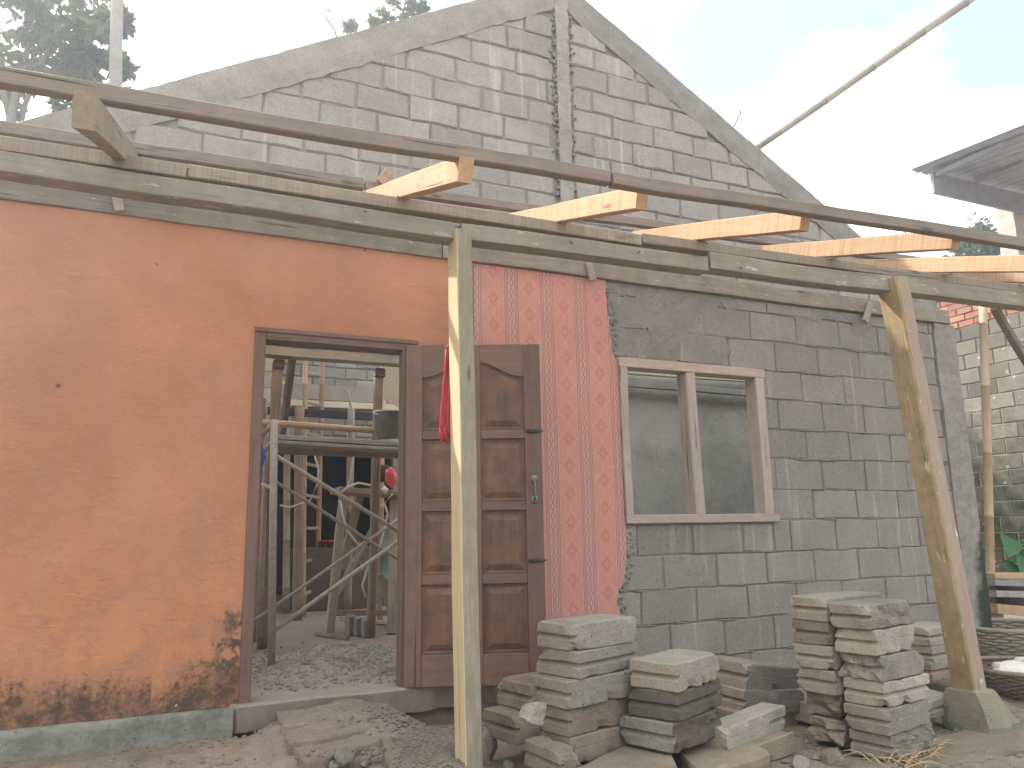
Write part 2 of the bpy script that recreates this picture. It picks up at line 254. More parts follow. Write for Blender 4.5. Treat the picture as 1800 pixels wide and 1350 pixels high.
M['blue_cloth'] = m_plain('blue_cloth', (0.035, 0.075, 0.42, 1), 0.8, 0.2, 0.35, 12, bump=0.5)
M['red_bag'] = m_plain('red_plastic', (0.72, 0.10, 0.095, 1), 0.35, 0.5, 0.3, 14)
M['dark_cloth'] = m_plain('dark_cloth', (0.10, 0.06, 0.05, 1), 0.9, 0.2, 0.3, 14)
M['red_basin'] = m_plain('red_basin', (0.60, 0.07, 0.04, 1), 0.4, 0.4, 0.2, 9)
M['blue_pail'] = m_plain('blue_pail', (0.05, 0.07, 0.40, 1), 0.4, 0.4, 0.2, 9)
M['white_lid'] = m_plain('white_plastic', (0.72, 0.72, 0.70, 1), 0.5, 0.3, 0.15, 9)
M['teal'] = m_plain('teal_paint', (0.20, 0.30, 0.27, 1), 0.6, 0.3, 0.3, 6)
M['green_leaf'] = m_plain('bright_green', (0.28, 0.60, 0.10, 1), 0.5, 0.3, 0.2, 9)
M['ply'] = m_plain('pale_plywood', (0.62, 0.54, 0.42, 1), 0.8, 0.2, 0.15, 7)
M['wicker'] = m_wood('grey_wicker', (0.24, 0.215, 0.155, 1), (0.33, 0.295, 0.215, 1), grain=(20, 20, 20), knots=False)
M['wicker_dark'] = m_wood('dark_wicker', (0.12, 0.09, 0.06, 1), (0.24, 0.185, 0.13, 1), grain=(20, 20, 20), knots=False, rough=0.4, spec=0.5)
M['paper_white'] = m_plain('white_sack', (0.70, 0.66, 0.58, 1), 0.8, 0.2, 0.25, 9, bump=0.5)
M['husk'] = m_plain('dry_husk', (0.52, 0.38, 0.20, 1), 0.8, 0.2, 0.3, 20)
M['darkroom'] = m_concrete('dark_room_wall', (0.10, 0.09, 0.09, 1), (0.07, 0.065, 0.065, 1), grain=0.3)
M['tin'] = m_plain('tin_roof', (0.36, 0.39, 0.44, 1), 0.55, 0.4, 0.35, 5, metal=0.15)
M['fascia'] = m_plain('grey_fascia', (0.33, 0.35, 0.39, 1), 0.8, 0.2, 0.3, 5)
M['wire'] = m_plain('tie_wire', (0.12, 0.09, 0.07, 1), 0.7, 0.3, 0.2, 40)
def m_leaf(name, c1, c2, transl=0.35):
    t = MT(name, 0.45, 0.4); n = t.noise(t.world(), 3.0, 4, 0.6); ri = t.ge.outputs['Random Per Island']
    c = t.mix(t.math('ADD', t.math('MULTIPLY', t.ramp(n, 0.35, 0.65), 0.5), t.math('MULTIPLY', ri, 0.5)), c1, c2)
    t.color(c); tr = t.n.new('ShaderNodeBsdfTranslucent'); t.put(tr.inputs['Color'], c); ms = t.n.new('ShaderNodeMixShader')
    ms.inputs[0].default_value = transl; o = t.n['Material Output']
    t.put(ms.inputs[1], t.b.outputs[0]); t.put(ms.inputs[2], tr.outputs[0]); t.put(o.inputs['Surface'], ms.outputs[0]); return t.m
M['leaf'] = m_leaf('tree_leaf', (0.045, 0.085, 0.035, 1), (0.10, 0.15, 0.065, 1))
M['leaf_pale'] = m_leaf('pale_leaf', (0.07, 0.12, 0.045, 1), (0.13, 0.19, 0.08, 1))
M['leaf_plant'] = m_leaf('plant_leaf', (0.035, 0.12, 0.035, 1), (0.06, 0.19, 0.055, 1))
M['bark'] = m_wood('bark', (0.20, 0.165, 0.13, 1), (0.28, 0.24, 0.20, 1), knots=False)
# bare earth
t = MT('earth', 1.0, 0.05); W = t.world()
n1 = t.noise(W, 1.4, 6, 0.65); n2 = t.noise(W, 9, 6, 0.7); n3 = t.noise(W, 55, 4, 0.7); v1 = t.voro(W, 60); n4 = t.noise(W, 150, 3, 0.7)
c = t.mix(t.ramp(n1, 0.3, 0.7), (0.30, 0.24, 0.19, 1), (0.215, 0.168, 0.132, 1))
c = t.mix(t.math('MULTIPLY', t.ramp(n2, 0.4, 0.7), 0.5), c, (0.13, 0.098, 0.075, 1))
c = t.mix(t.math('MULTIPLY', t.ramp(n3, 0.55, 0.7), 0.5), c, (0.42, 0.37, 0.31, 1))
c = t.mix(t.math('MULTIPLY', t.ramp(n4, 0.3, 0.42, (1, 1, 1, 1), (0, 0, 0, 1)), 0.5), c, (0.09, 0.07, 0.055, 1))
X, Y, Z = t.sep(W)
gm = t.math('MULTIPLY', t.ramp(X, -0.2, -0.55), t.ramp(t.noise(W, 6, 5, 0.7), 0.42, 0.6)); c = t.mix(t.math('MULTIPLY', gm, 0.6), c, (0.12, 0.12, 0.07, 1))
t.color(c); t.bump(n2, 0.6, 0.02); t.bump(n3, 0.7, 0.008); t.bump(n4, 0.5, 0.003); M['earth'] = t.m
t = MT('dusty_floor', 0.95, 0.1); W = t.world(); n1 = t.noise(W, 1.6, 6, 0.65); n2 = t.noise(W, 12, 6, 0.7); n3 = t.noise(W, 90, 3, 0.7)
c = t.mix(t.ramp(n1, 0.3, 0.7), (0.31, 0.25, 0.205, 1), (0.235, 0.19, 0.155, 1)); c = t.mix(t.math('MULTIPLY', t.ramp(n2, 0.5, 0.75), 0.5), c, (0.31, 0.265, 0.22, 1))
t.color(c); t.bump(n2, 0.4, 0.01); t.bump(n3, 0.5, 0.004); M['floor'] = t.m
M['gravel'] = m_concrete('sand_heap', (0.36, 0.32, 0.275, 1), (0.26, 0.23, 0.20, 1), grain=2.0, scale=6)

# ------------------------------------------------------------------ object helpers
WM = {}
def link(name, me, mat, world=None, parent=None):
    o = bpy.data.objects.new(name, me); COL.objects.link(o)
    if mat is not None and me is not None:
        me.materials.clear()
        for m in (mat if isinstance(mat, (list, tuple)) else [mat]): me.materials.append(M[m] if isinstance(m, str) else m)
    world = world or Matrix()
    if parent is not None:
        o.parent = parent; o.matrix_parent_inverse = WM[parent].inverted()
    o.matrix_basis = world; WM[o] = world
    return o
def thing(name, label, cat, loc=(0, 0, 0), group=None):
    o = bpy.data.objects.new(name, None); COL.objects.link(o); o.empty_display_size = 0.1
    m = Matrix.Translation(Vector(loc)); o.matrix_basis = m; WM[o] = m
    return tag(o, label, cat, group)
def tag(o, label, cat, group=None):
    o['label'] = label; o['category'] = cat; o['kind'] = 'thing'
    if group: o['group'] = group
    return o
def kind(o, k): o['kind'] = k; return o
def meshof(name, vs, fs, smooth=False, mi=None):
    me = bpy.data.meshes.new(name); me.from_pydata([tuple(v) for v in vs], [], fs); me.update()
    bm = bmesh.new(); bm.from_mesh(me); bmesh.ops.recalc_face_normals(bm, faces=bm.faces); bm.to_mesh(me); bm.free()
    if smooth: me.polygons.foreach_set('use_smooth', [True] * len(me.polygons))
    if mi: me.polygons.foreach_set('material_index', mi)
    return me
class MB:
    def __init__(s): s.v = []; s.f = []
    def add(s, vs, fs):
        o = len(s.v); s.v += [Vector(v) for v in vs]; s.f += [tuple(i + o for i in f) for f in fs]; return s
    def box(s, a, b, bev=0.0):
        x0, y0, z0 = a; x1, y1, z1 = b
        if bev <= 0:
            return s.add([(x0, y0, z0), (x1, y0, z0), (x1, y1, z0), (x0, y1, z0), (x0, y0, z1), (x1, y0, z1), (x1, y1, z1), (x0, y1, z1)],
                         [(0, 3, 2, 1), (4, 5, 6, 7), (0, 1, 5, 4), (1, 2, 6, 5), (2, 3, 7, 6), (3, 0, 4, 7)])
        e = bev; rings = []
        for z, i in ((z0, e), (z0 + e, 0), (z1 - e, 0), (z1, e)):
            rings.append([(x0 + i + (e if 1 else 0), y0 + i, z), (x1 - i - e, y0 + i, z), (x1 - i, y0 + i + e, z), (x1 - i, y1 - i - e, z),
                          (x1 - i - e, y1 - i, z), (x0 + i + e, y1 - i, z), (x0 + i, y1 - i - e, z), (x0 + i, y0 + i + e, z)])
        return s.rings(rings)
    def rings(s, rings, cap=True, closed=True):
        n = len(rings[0]); vs = [p for r in rings for p in r]; fs = []
        for i in range(len(rings) - 1):
            for k in range(n if closed else n - 1):
                a = i * n + k; b = i * n + (k + 1) % n; fs.append((a, b, b + n, a + n))
        if cap: fs.append(tuple(range(n))[::-1]); fs.append(tuple(range((len(rings) - 1) * n, len(rings) * n)))
        return s.add(vs, fs)
    def tube(s, pts, r, n=8, cap=True):
        pts = [Vector(p) for p in pts]; rr = r if isinstance(r, (list, tuple)) else [r] * len(pts); rings = []
        for i, p in enumerate(pts):
            d = (pts[min(i + 1, len(pts) - 1)] - pts[max(i - 1, 0)]).normalized()
            a = d.cross(Vector((0, 0, 1)) if abs(d.z) < 0.9 else Vector((1, 0, 0))).normalized(); b = d.cross(a)
            rings.append([p + (a * cos(2 * pi * k / n) + b * sin(2 * pi * k / n)) * rr[i] for k in range(n)])
        return s.rings(rings, cap)
    def mesh(s, name, smooth=False): return meshof(name, s.v, s.f, smooth)
    def obj(s, name, mat, parent=None, world=None, smooth=False): return link(name, s.mesh(name, smooth), mat, world, parent)
def nz(p, sc=1.0, seed=0.0): return noise.noise(Vector(p) * sc + Vector((seed, seed * 1.7, seed * 0.3)))
def frame_of(p0, p1, up=Vector((0, 0, 1))):
    p0 = Vector(p0); d = Vector(p1) - p0; L = d.length; x = d.normalized(); up = Vector(up)
    if abs(x.dot(up)) > 0.97: up = Vector((0, -1, 0))
    y = up.cross(x).normalized(); z = x.cross(y)
    m = Matrix((x, y, z)).transposed().to_4x4(); m.translation = p0; return m, L
def timber(name, p0, p1, wd, ht, mat, parent=None, up=(0, 0, 1), wob=0.004, ch=0.004, seg=None, seed=None, taper=1.0, bow=0.0):
    """sawn timber from p0 to p1 along its middle line; wd across, ht along `up`; local X runs along the length"""
    m, L = frame_of(p0, p1, up); seed = RND.random() * 90 if seed is None else seed
    seg = seg or max(4, int(L / 0.12)); rings = []
    for i in range(seg + 1):
        x = L * i / seg; k = 1 + (taper - 1) * i / seg; hw = wd / 2 * k; hh = ht / 2 * k; e = ch
        dy = nz((x * 1.3, 0, 0), 1, seed) * wob * 2; dz = nz((x * 1.1, 5, 0), 1, seed) * wob * 2 + bow * sin(pi * i / seg)
        e2 = e * (1 + 0.8 * nz((x * 6, 9, 0), 1, seed)); ring = []
        for (sy, sz) in ((-1, -1), (1, -1), (1, 1), (-1, 1)):
            c = ((sy * hw, sz * (hh - e2)), (sy * (hw - e2), sz * hh)) if sy * sz > 0 else ((sy * (hw - e2), sz * hh), (sy * hw, sz * (hh - e2)))
            for (yy, zz) in c: ring.append((x + (nz((yy * 40, zz * 40, i), 1, seed) * 0.004 if i in (0, seg) else 0), yy + dy + nz((x * 9, yy * 30, zz * 30), 1, seed) * wob * 0.35, zz + dz + nz((x * 9, yy * 30, zz * 30 + 7), 1, seed) * wob * 0.35))
        rings.append(ring)
    return MB().rings(rings).obj(name, mat, parent, m)
def pole(name, p0, p1, r0, r1, mat, parent=None, nodes=0.35, n=10, wob=0.006):
    """bamboo or round pole with swollen nodes, local X along the length"""
    m, L = frame_of(p0, p1); seed = RND.random() * 90; rings = []; xs = [(0.0, 1.0)]
    if nodes:
        x = nodes * 0.6
        while x < L - 0.05: xs += [(x - 0.012, 1.0), (x - 0.004, 1.13), (x + 0.004, 1.13), (x + 0.012, 1.0)]; x += nodes * (0.9 + 0.25 * RND.random())
    else: xs += [(L * i / 10, 1.0 + 0.05 * nz((i * .7, 0, 0), 1, seed)) for i in range(1, 10)]
    xs.append((L, 1.0))
    for x, k in xs:
        r = (r0 + (r1 - r0) * x / L) * k; dy = nz((x * .8, 0, 0), 1, seed) * wob * 2; dz = nz((x * .8, 4, 0), 1, seed) * wob * 2
        rings.append([(x, dy + r * cos(2 * pi * q / n), dz + r * sin(2 * pi * q / n)) for q in range(n)])
    return MB().rings(rings).obj(name, mat, parent, m, True)
def clip(poly, a, b, c):
    """keep the part of a 2D polygon with a*x + b*z <= c"""
    out = []
    for i in range(len(poly)):
        p, q = poly[i], poly[(i + 1) % len(poly)]; fp = a * p[0] + b * p[1] - c; fq = a * q[0] + b * q[1] - c
        if fp <= 0: out.append(p)
        if (fp < 0 < fq) or (fq < 0 < fp): s = fp / (fp - fq); out.append((p[0] + (q[0] - p[0]) * s, p[1] + (q[1] - p[1]) * s))
    return out
def area(poly): return 0.5 * sum(poly[i][0] * poly[(i + 1) % len(poly)][1] - poly[(i + 1) % len(poly)][0] * poly[i][1] for i in range(len(poly)))
def masonry(poly, put, front, depth, bev, rnd, jit=0.004, sub=True):
    """one laid block: polygon in wall coordinates (a along the wall, z up); put(a, d, z) places it; front = how far proud"""
    if sub:
        q = []
        for i in range(len(poly)):
            p0, p1 = poly[i], poly[(i + 1) % len(poly)]; n = max(1, int(math.hypot(p1[0] - p0[0], p1[1] - p0[1]) / 0.12))
            q += [(p0[0] + (p1[0] - p0[0]) * k / n, p0[1] + (p1[1] - p0[1]) * k / n) for k in range(n)]
        poly = q
    cx = sum(p[0] for p in poly) / len(poly); cz = sum(p[1] for p in poly) / len(poly)
    poly = [(p[0] + rnd.uniform(-jit, jit), p[1] + rnd.uniform(-jit, jit)) for p in poly]
    tx = rnd.uniform(-.006, .006); tz = rnd.uniform(-.008, .008); n = len(poly); r0 = []; r1 = []; r2 = []
    for a, z in poly:
        d = math.hypot(a - cx, z - cz) + 1e-6; k = max(0.3, 1 - bev / d * 1.25); f = front + (a - cx) * tx + (z - cz) * tz
        r0.append(put(a, depth, z)); r1.append(put(a, f + bev * 0.7 + rnd.uniform(0, .002), z)); r2.append(put(cx + (a - cx) * k, f, cz + (z - cz) * k))
    return MB().rings([r0, r1, r2])
def rock(name, r, seed, mat, loc, rot=(0, 0, 0), sub=2, parent=None, cuts=4):
    bm = bmesh.new(); bmesh.ops.create_icosphere(bm, subdivisions=sub, radius=1.0); rd = random.Random(seed)
    pl = [(Vector((rd.gauss(0, 1), rd.gauss(0, 1), rd.gauss(0, 1))).normalized(), rd.uniform(.42, .74)) for _ in range(cuts * 3 + 4)]
    for v in bm.verts:
        p = v.co.copy()
        for nn, dd in pl:
            e = p.dot(nn) - dd
            if e > 0: p -= nn * e
        p *= 1 + 0.10 * nz(p, 2.2, seed * 3.1) + 0.07 * nz(p, 5, seed)
        v.co = Vector((p.x * r[0], p.y * r[1], p.z * r[2]))
    me = bpy.data.meshes.new(name); bm.to_mesh(me); bm.free()
    from mathutils import Euler
    return link(name, me, mat, Matrix.Translation(Vector(loc)) @ Euler(rot).to_matrix().to_4x4(), parent)
def lathe(prof, n=24, wav=None):
    rings = [[(r * cos(2 * pi * k / n), r * sin(2 * pi * k / n), z) for k in range(n)] for r, z in prof]; return rings
# ------------------------------------------------------------------ ground
def sm(a, b, x):
    t = max(0.0, min(1.0, (x - a) / (b - a))); return t * t * (3 - 2 * t)
def gz(x, y):
    z = -0.15 - 0.07 * sm(0, 1.3, -y) - 0.09 * sm(1.8, 4.5, x) * sm(0.2, 1.4, -y) - 0.04 * sm(2.0, 5.5, x)
    z += 0.135 * math.exp(-((x - 0.95) / 0.40) ** 2 - ((y + 0.16) / 0.46) ** 2)
    z -= 0.16 * math.exp(-((x - 1.62) / 0.30) ** 4 - ((y + 0.12) / 0.22) ** 4)
    z -= 0.10 * math.exp(-((x - 0.47) / 0.07) ** 2 - ((y + 0.03) / 0.10) ** 2)
    if y > 0.02: z = min(z, -0.25)
    return z
def gn(x, y): return 0.022 * nz((x, y, 0), 2.3, 1) + 0.014 * nz((x, y, 1), 7, 2) + 0.010 * nz((x, y, 2), 19, 3) + 0.006 * nz((x, y, 3), 45, 4)
def axis(lo, hi, st, far):
    a = []; x = lo
    while x < hi + 1e-6: a.append(x); x += st
    pre = []; s = st; x = lo
    while x > -far: s *= 1.5; x -= s; pre.append(x)
    post = []; s = st; x = hi
    while x < far: s *= 1.5; x += s; post.append(x)
    return pre[::-1] + a + post
xs = axis(-1.6, 6.2, 0.026, 500); ys = axis(-2.4, 0.1, 0.026, 500)
vs = [(x, y, gz(x, y) + (gn(x, y) if -3 < y < 0.3 and -3 < x < 8 else 0)) for y in ys for x in xs]; nx = len(xs)
fs = [(j * nx + i, j * nx + i + 1, (j + 1) * nx + i + 1, (j + 1) * nx + i) for j in range(len(ys) - 1) for i in range(nx - 1)]
g = link('ground', meshof('ground', vs, fs, True), 'earth'); kind(g, 'structure')
# floor slab of the house with a broken front edge
fxs = [0.42 + (1.90 - 0.42) * i / 70 for i in range(71)]
def fe(x): return -0.055 + 0.035 * nz((x, 0, 0), 3.5, 8) + 0.014 * nz((x, 0, 0), 15, 3)
top = []; rows = [0.0, 0.02, 0.05, 0.2, 0.5, 0.9, 1.4, 2, 3, 4.5, 6, 9]
allx = [-4, -2, 0.3] + fxs + [2.2, 3, 4, 6.2]
for j, r in enumerate(rows): top.append([(x, (fe(x) if 0.42 <= x <= 1.9 else 0.10) + (0.01 if j == 0 else 0) + r if j < 3 else r, (-0.012 if j == 0 else 0) + 0.004 * nz((x, r, 0), 4, 2)) for x in allx])
low = [[(x, (fe(x) + 0.03 + 0.02 * nz((x, 1, 0), 9, 5) if 0.42 <= x <= 1.9 else 0.10), z) for x in allx] for z in (-0.14 , -0.07)]
low = [[(p[0], p[1] + (0.02 if k == 0 else 0), p[2] + (0.025 * nz((p[0], 0, 0), 7, 9) if k == 0 else 0)) for p in r] for k, r in enumerate(low)]
o = MB().rings(low + top, cap=False, closed=False).obj('floor', 'floor'); kind(o, 'structure')

# ------------------------------------------------------------------ front wall
def rough_box(a, b, step, amp, seed):
    """box with a hand-rough skin: a sleeve of rings along its longest side"""
    a = Vector(a); b = Vector(b); d = b - a; ax = max(range(3), key=lambda i: d[i]); o1, o2 = [i for i in range(3) if i != ax]
    n = max(2, int(d[ax] / step)); n1 = max(1, int(d[o1] / step)); n2 = max(1, int(d[o2] / step)); per = []
    per += [(i / n1, 0.0) for i in range(n1)] + [(1.0, i / n2) for i in range(n2)] + [(1 - i / n1, 1.0) for i in range(n1)] + [(0.0, 1 - i / n2) for i in range(n2)]
    rings = []
    for i in range(n + 1):
        r = []
        for s_, t_ in per:
            p = Vector((0, 0, 0)); p[ax] = a[ax] + d[ax] * i / n; p[o1] = a[o1] + d[o1] * s_; p[o2] = a[o2] + d[o2] * t_
            q = p + Vector((nz(p, 9, seed), nz(p, 9, seed + 5), nz(p, 9, seed + 9))) * amp + Vector((nz(p, 30, seed), nz(p, 30, seed + 5), nz(p, 30, seed + 9))) * amp * 0.5
            r.append(q)
        rings.append(r)
    return MB().rings(rings)
FW = thing('front_wall', 'long front wall of orange plaster, red striped wallpaper and bare grey blocks', 'wall', (2, 0, -0.2))
ol = [(-4, -0.012), (0.425, -0.012), (0.425, 2.045), (1.352, 2.045), (1.352, 0.0), (1.775, 0.0), (1.775, 2.622), (-4, 2.622)]
MB().rings([[(x, -0.004, z) for x, z in ol], [(x, 0.15, z) for x, z in ol]]).obj('plaster_face', 'orange', FW)
# plinth strip under the plaster
ps = [-4 + 4.4 * i / 90 for i in range(91)]
o = MB().rings([[(x, -0.052 + 0.008 * nz((x, z, 0), 5, 4) + 0.004 * nz((x, z, 0), 21, 4) + (0.012 if z > -0.02 else 0), z + (0.004 * nz((x, 0, 0), 9, 4) if z > -0.02 else 0)) for x in ps]
                for z in (-0.45, -0.2, -0.12, -0.05, -0.022, -0.014)] + [[(x, 0.02, -0.013) for x in ps]], cap=False, closed=False)
o.add([(0.40, -0.05, -0.45), (0.40, 0.1, -0.45), (0.40, 0.1, -0.014), (0.40, -0.05, -0.018)], [(0, 1, 2, 3)])
o = o.obj('plinth', 'plinth', FW, smooth=True)
# dark footing under the threshold and the door leaf
rough_box((0.41, 0.06, -0.6), (2.75, 0.13, -0.085), 0.06, 0.02, 3).obj('footing', 'slab', FW)
# wall core behind the block joints
WX0, WX1, WZ0, WZ1 = 2.862, 4.150, 0.905, 2.058
core = MB()
for a, b in (((1.777, -0.3), (WX0, 2.62)), ((WX1, -0.3), (6.16, 2.62)), ((WX0, -0.3), (WX1, WZ0)), ((WX0, WZ1), (WX1, 2.62))): core.box((a[0], 0.0115, a[1]), (b[0], 0.15, b[1]))
core.obj('mortar_bed', 'mortar', FW)
put = lambda a, d, z: Vector((a, d, z))
rd = random.Random(21); CH = 0.2285; BL = 0.4555
offs = {3: 3.843, 2: 3.606, 1: 3.417}
for k in range(-1, 12):
    z0 = 0.005 + CH * k + rd.uniform(-.006, .006); z1 = min(0.005 + CH * (k + 1), 2.612)
    if k == 11: z0, z1 = 2.522, 2.612
    off = offs.get(k, (3.83 if k % 2 else 3.615) + rd.uniform(-.05, .05)); a = off - BL * 5
    while a < 6.15:
        b = a + BL + rd.uniform(-.012, .012); x0, x1 = max(a, 2.70), min(b, 6.14); a = b
        if x1 - x0 < 0.05: continue
        spans = [(x0, x1, z0, z1)]
        if z1 > WZ0 and z0 < WZ1:
            spans = []
            if x0 < WX0 - 0.05: spans.append((x0, min(x1, WX0 - 0.004), z0, z1))
            if x1 > WX1 + 0.05: spans.append((max(x0, WX1 + 0.004), x1, z0, z1))
            if z0 < WZ0 - 0.03 and x1 > WX0 and x0 < WX1: spans.append((max(x0, WX0), min(x1, WX1), z0, WZ0 - 0.004))
            if z1 > WZ1 + 0.03 and x1 > WX0 and x0 < WX1: spans.append((max(x0, WX0), min(x1, WX1), WZ1 + 0.004, z1))
        for (p, q, r, s) in spans:
            if q - p < 0.04 or s - r < 0.03: continue
            jw = rd.uniform(.002, .0085)
            masonry([(p + jw, r + jw), (q - jw, r + jw), (q - jw, s - jw), (p + jw, s - jw)], put, rd.uniform(-.002, .005), 0.05, 0.007, rd, 0.0045).obj('concrete_block', 'block', FW)
# smeared mortar ridges along some joints
sm_ = MB()
for k in range(0, 11):
    z = 0.005 + CH * k; x = 2.9
    while x < 6.05:
        L = rd.uniform(.10, .5)
        if rd.random() < 0.75 and not (WX0 - .1 < x + L and x < WX1 and WZ0 - .05 < z < WZ1 + .05):
            pts = [(x + L * i / 6, 0.0035 + rd.uniform(-.001, .002), z + rd.uniform(-.004, .004)) for i in range(7)]
            sm_.tube(pts, [0.002] + [rd.uniform(.004, .010) for _ in range(5)] + [0.002], 6)
        x += L + rd.uniform(.02, .5)
kind(sm_.obj('mortar_smear', 'mortar', FW, smooth=True), 'stuff')
# mortar roughly thrown over the top courses and round the window
cv = []; cf = []; n1 = 150; n2 = 40
for j in range(n2 + 1):
    for i in range(n1 + 1):
        x = 2.80 + 2.6 * i / n1; z = 2.02 + 0.59 * j / n2; cv.append((x, 0.004 - 0.010 * max(0, nz((x, z, 0), 3, 12) + .25) + 0.004 * nz((x, z, 1), 22, 3), z))
def keep(x, z): return (nz((x, z, 0), 2.2, 12) + 0.6 * nz((x, z, 2), 8, 12) + sm(2.12, 2.5, z) * .55 - sm(3.3, 5.2, x) * .55 > .12) and not (WX0 - .03 < x < WX1 + .04 and z < WZ1 + .02)
for j in range(n2):
    for i in range(n1):
        if keep(2.80 + 2.6 * (i + .5) / n1, 2.02 + 0.59 * (j + .5) / n2): a = j * (n1 + 1) + i; cf.append((a, a + 1, a + n1 + 2, a + n1 + 1))
link('mortar_coat', meshof('mortar_coat', cv, cf, True), 'mortar', None, FW)
# corner column, foot swelling outwards
rough_box((6.13, -0.016, -0.35), (6.405, 0.16, 2.615), 0.055, 0.010, 5).obj('corner_column', 'corner', FW)
# wallpaper with a torn right edge
tear = [(1063, 490), (1066, 520), (1068, 545), (1072, 575), (1074, 600), (1077, 622), (1084, 634)]
tear2 = [(1099, 910), (1101, 935), (1102, 960), (1100, 990), (1098, 1020), (1088, 1040), (1083, 1058), (1090, 1076), (1082, 1096), (1080, 1140), (1090, 1200)]
ed = []
def torn(lst, amp):
    out = []
    for (a, b) in zip(lst, lst[1:]):
        for i in range(8):
            t_ = i / 8; p = py(a[0] + (b[0] - a[0]) * t_, a[1] + (b[1] - a[1]) * t_, -0.006); out.append((p.x + rd.uniform(-amp, amp), p.z))
    return out
ed = torn(tear, 0.006) + [(WX0 - 0.004, 2.065), (WX0 - 0.004, 0.90)] + torn(tear2, 0.004)
wp = [(1.778, 2.615), (ed[0][0], 2.615)] + ed + [(1.778, ed[-1][1])]
MB().rings([[(x, -0.0065, z) for x, z in wp], [(x, -0.0015, z) for x, z in wp]]).obj('wallpaper', 'paper', FW)
# raw plaster left along the tear
rg = MB()
for (x, z) in ed[::2]:
    if z > 2.07 or z < 0.9:
        for _ in range(2): xx = x + rd.uniform(0.0, .05); zz = z + rd.uniform(-.02, .02); rg.box((xx, -0.004, zz), (xx + rd.uniform(.006, .03), 0.004, zz + rd.uniform(.006, .02)), 0.0015)
kind(rg.obj('plaster_crumb', 'mortar', FW), 'stuff')
# wall plates and the wedges under them
timber('wall_plate', (-4, 0.055, 2.683), (1.55, 0.055, 2.678), 0.16, 0.118, 'plate', FW, wob=0.006)
timber('wall_plate', (1.56, 0.050, 2.680), (6.33, 0.050, 2.688), 0.16, 0.124, 'plate', FW, wob=0.006)
for u, v, u2, v2 in ((203, 340, 210, 372), (1035, 462, 1043, 492), (1532, 533, 1520, 565)):
    timber('wedge', py(u, v, -0.05), py(u2, v2, -0.055), 0.05, 0.03, 'oldwood', FW, up=(0, -1, 0), wob=0.003)
# door frame
DF = MB().box((0.4255, -0.014, -0.005), (0.486, 0.125, 2.044), 0.004).obj('door_frame', 'frame_v', FW)
MB().box((1.298, -0.014, 0.0), (1.3515, 0.06, 1.982), 0.004).obj('jamb', 'frame_v', DF)
MB().box((1.318, -0.026, 0.0), (1.345, -0.0145, 1.982), 0.003).obj('stop_bead', 'frame_v', DF)
MB().box((0.4865, -0.014, 1.984), (1.3515, 0.125, 2.0435), 0.004).obj('head', 'frame', DF)
MB().box((0.420, -0.024, 2.026), (1.40, -0.0145, 2.052), 0.003).obj('head_bead', 'frame', DF)
# door leaf standing open
hinge = Vector((1.318, -0.03, 0.0)); dx = Vector((0.925, -0.380, 0)); dyv = Vector((0.380, 0.925, 0))
DM = Matrix((dx, dyv, Vector((0, 0, 1)))).transposed().to_4x4(); DM.translation = hinge
DW, DH = 0.825, 2.012
DL = link('door', MB().box((0.01, 0.0245, 0.01), (DW - 0.01, 0.033, DH - 0.01)).mesh('door'), 'door', DM, FW); DL['label'] = 'brown panelled wooden door standing open against the wallpaper'
def dz(y): return DH - (y - 100) * 0.001634
def dbox(n, x0, x1, z0, z1, y0=0.0, y1=0.038, mat='door', bev=0.003): return link(n, MB().box((x0, y0, z0), (x1, y1, z1), bev).mesh(n), mat, DM, DL)
for a, b in ((0, 0.10), (0.362, 0.455), (0.722, DW)): dbox('stile', a, b, 0, DH, mat='door_v')
PX = ((0.1005, 0.3615), (0.4555, 0.7215))
rails = ((dz(460), dz(428)), (dz(724), dz(690)), (dz(984), dz(950)), (0.0, dz(1224)))
for z0, z1 in rails:
    for a, b in PX: dbox('rail', a, b, z0, z1, 0.001)
def arch(x):
    t_ = abs(x - 0.41) / 0.31; return dz(168) - 0.090 * sm(0.12, 0.92, t_)
for a, b in PX:
    q = [(a + (b - a) * i / 14, arch(a + (b - a) * i / 14)) for i in range(15)]; r = q + [(b, DH), (a, DH)]
    link('rail', MB().rings([[(x, 0.001, z) for x, z in r], [(x, 0.037, z) for x, z in r]]).mesh('rail'), 'door', DM, DL)
    zz = (dz(425), dz(688), dz(948), dz(1222)); tops = (None, dz(462), dz(726), dz(986))
    for i in range(4):
        z0 = zz[i] + 0.0005
        def ring(ins, yy):
            A, B, C = a + 0.0005 + ins, b - 0.0005 - ins, z0 + ins
            if i == 0: tp = [(B - (B - A) * k / 12, arch(a + (b - a) * (1 - k / 12)) - 0.0005 - ins) for k in range(13)]
            else: tp = [(B - (B - A) * k / 12, tops[i] - 0.0005 - ins) for k in range(13)]
            return [(A, yy, C), (B, yy, C)] + [(x, yy, z) for x, z in tp]
        link('panel', MB().rings([ring(0, 0.024), ring(0, 0.019), ring(0.012, 0.020), ring(0.016, 0.0215), ring(0.052, 0.007), ring(0.056, 0.007)]).mesh('panel'), 'door_panel', DM, DL)
hz_ = dz(650); MBh = MB().tube([(0.775, 0.0, hz_ + .055), (0.775, -0.022, hz_ + .06), (0.775, -0.034, hz_ + .04), (0.775, -0.036, hz_), (0.775, -0.034, hz_ - .04), (0.775, -0.022, hz_ - .06), (0.775, 0.0, hz_ - .055)], 0.007, 8)
MBh.box((0.758, -0.003, hz_ + 0.04), (0.792, 0.001, hz_ + .085), 0.001).box((0.758, -0.003, hz_ - .085), (0.792, 0.001, hz_ - 0.04), 0.001)
link('handle', MBh.mesh('handle', True), 'chrome', DM, DL)
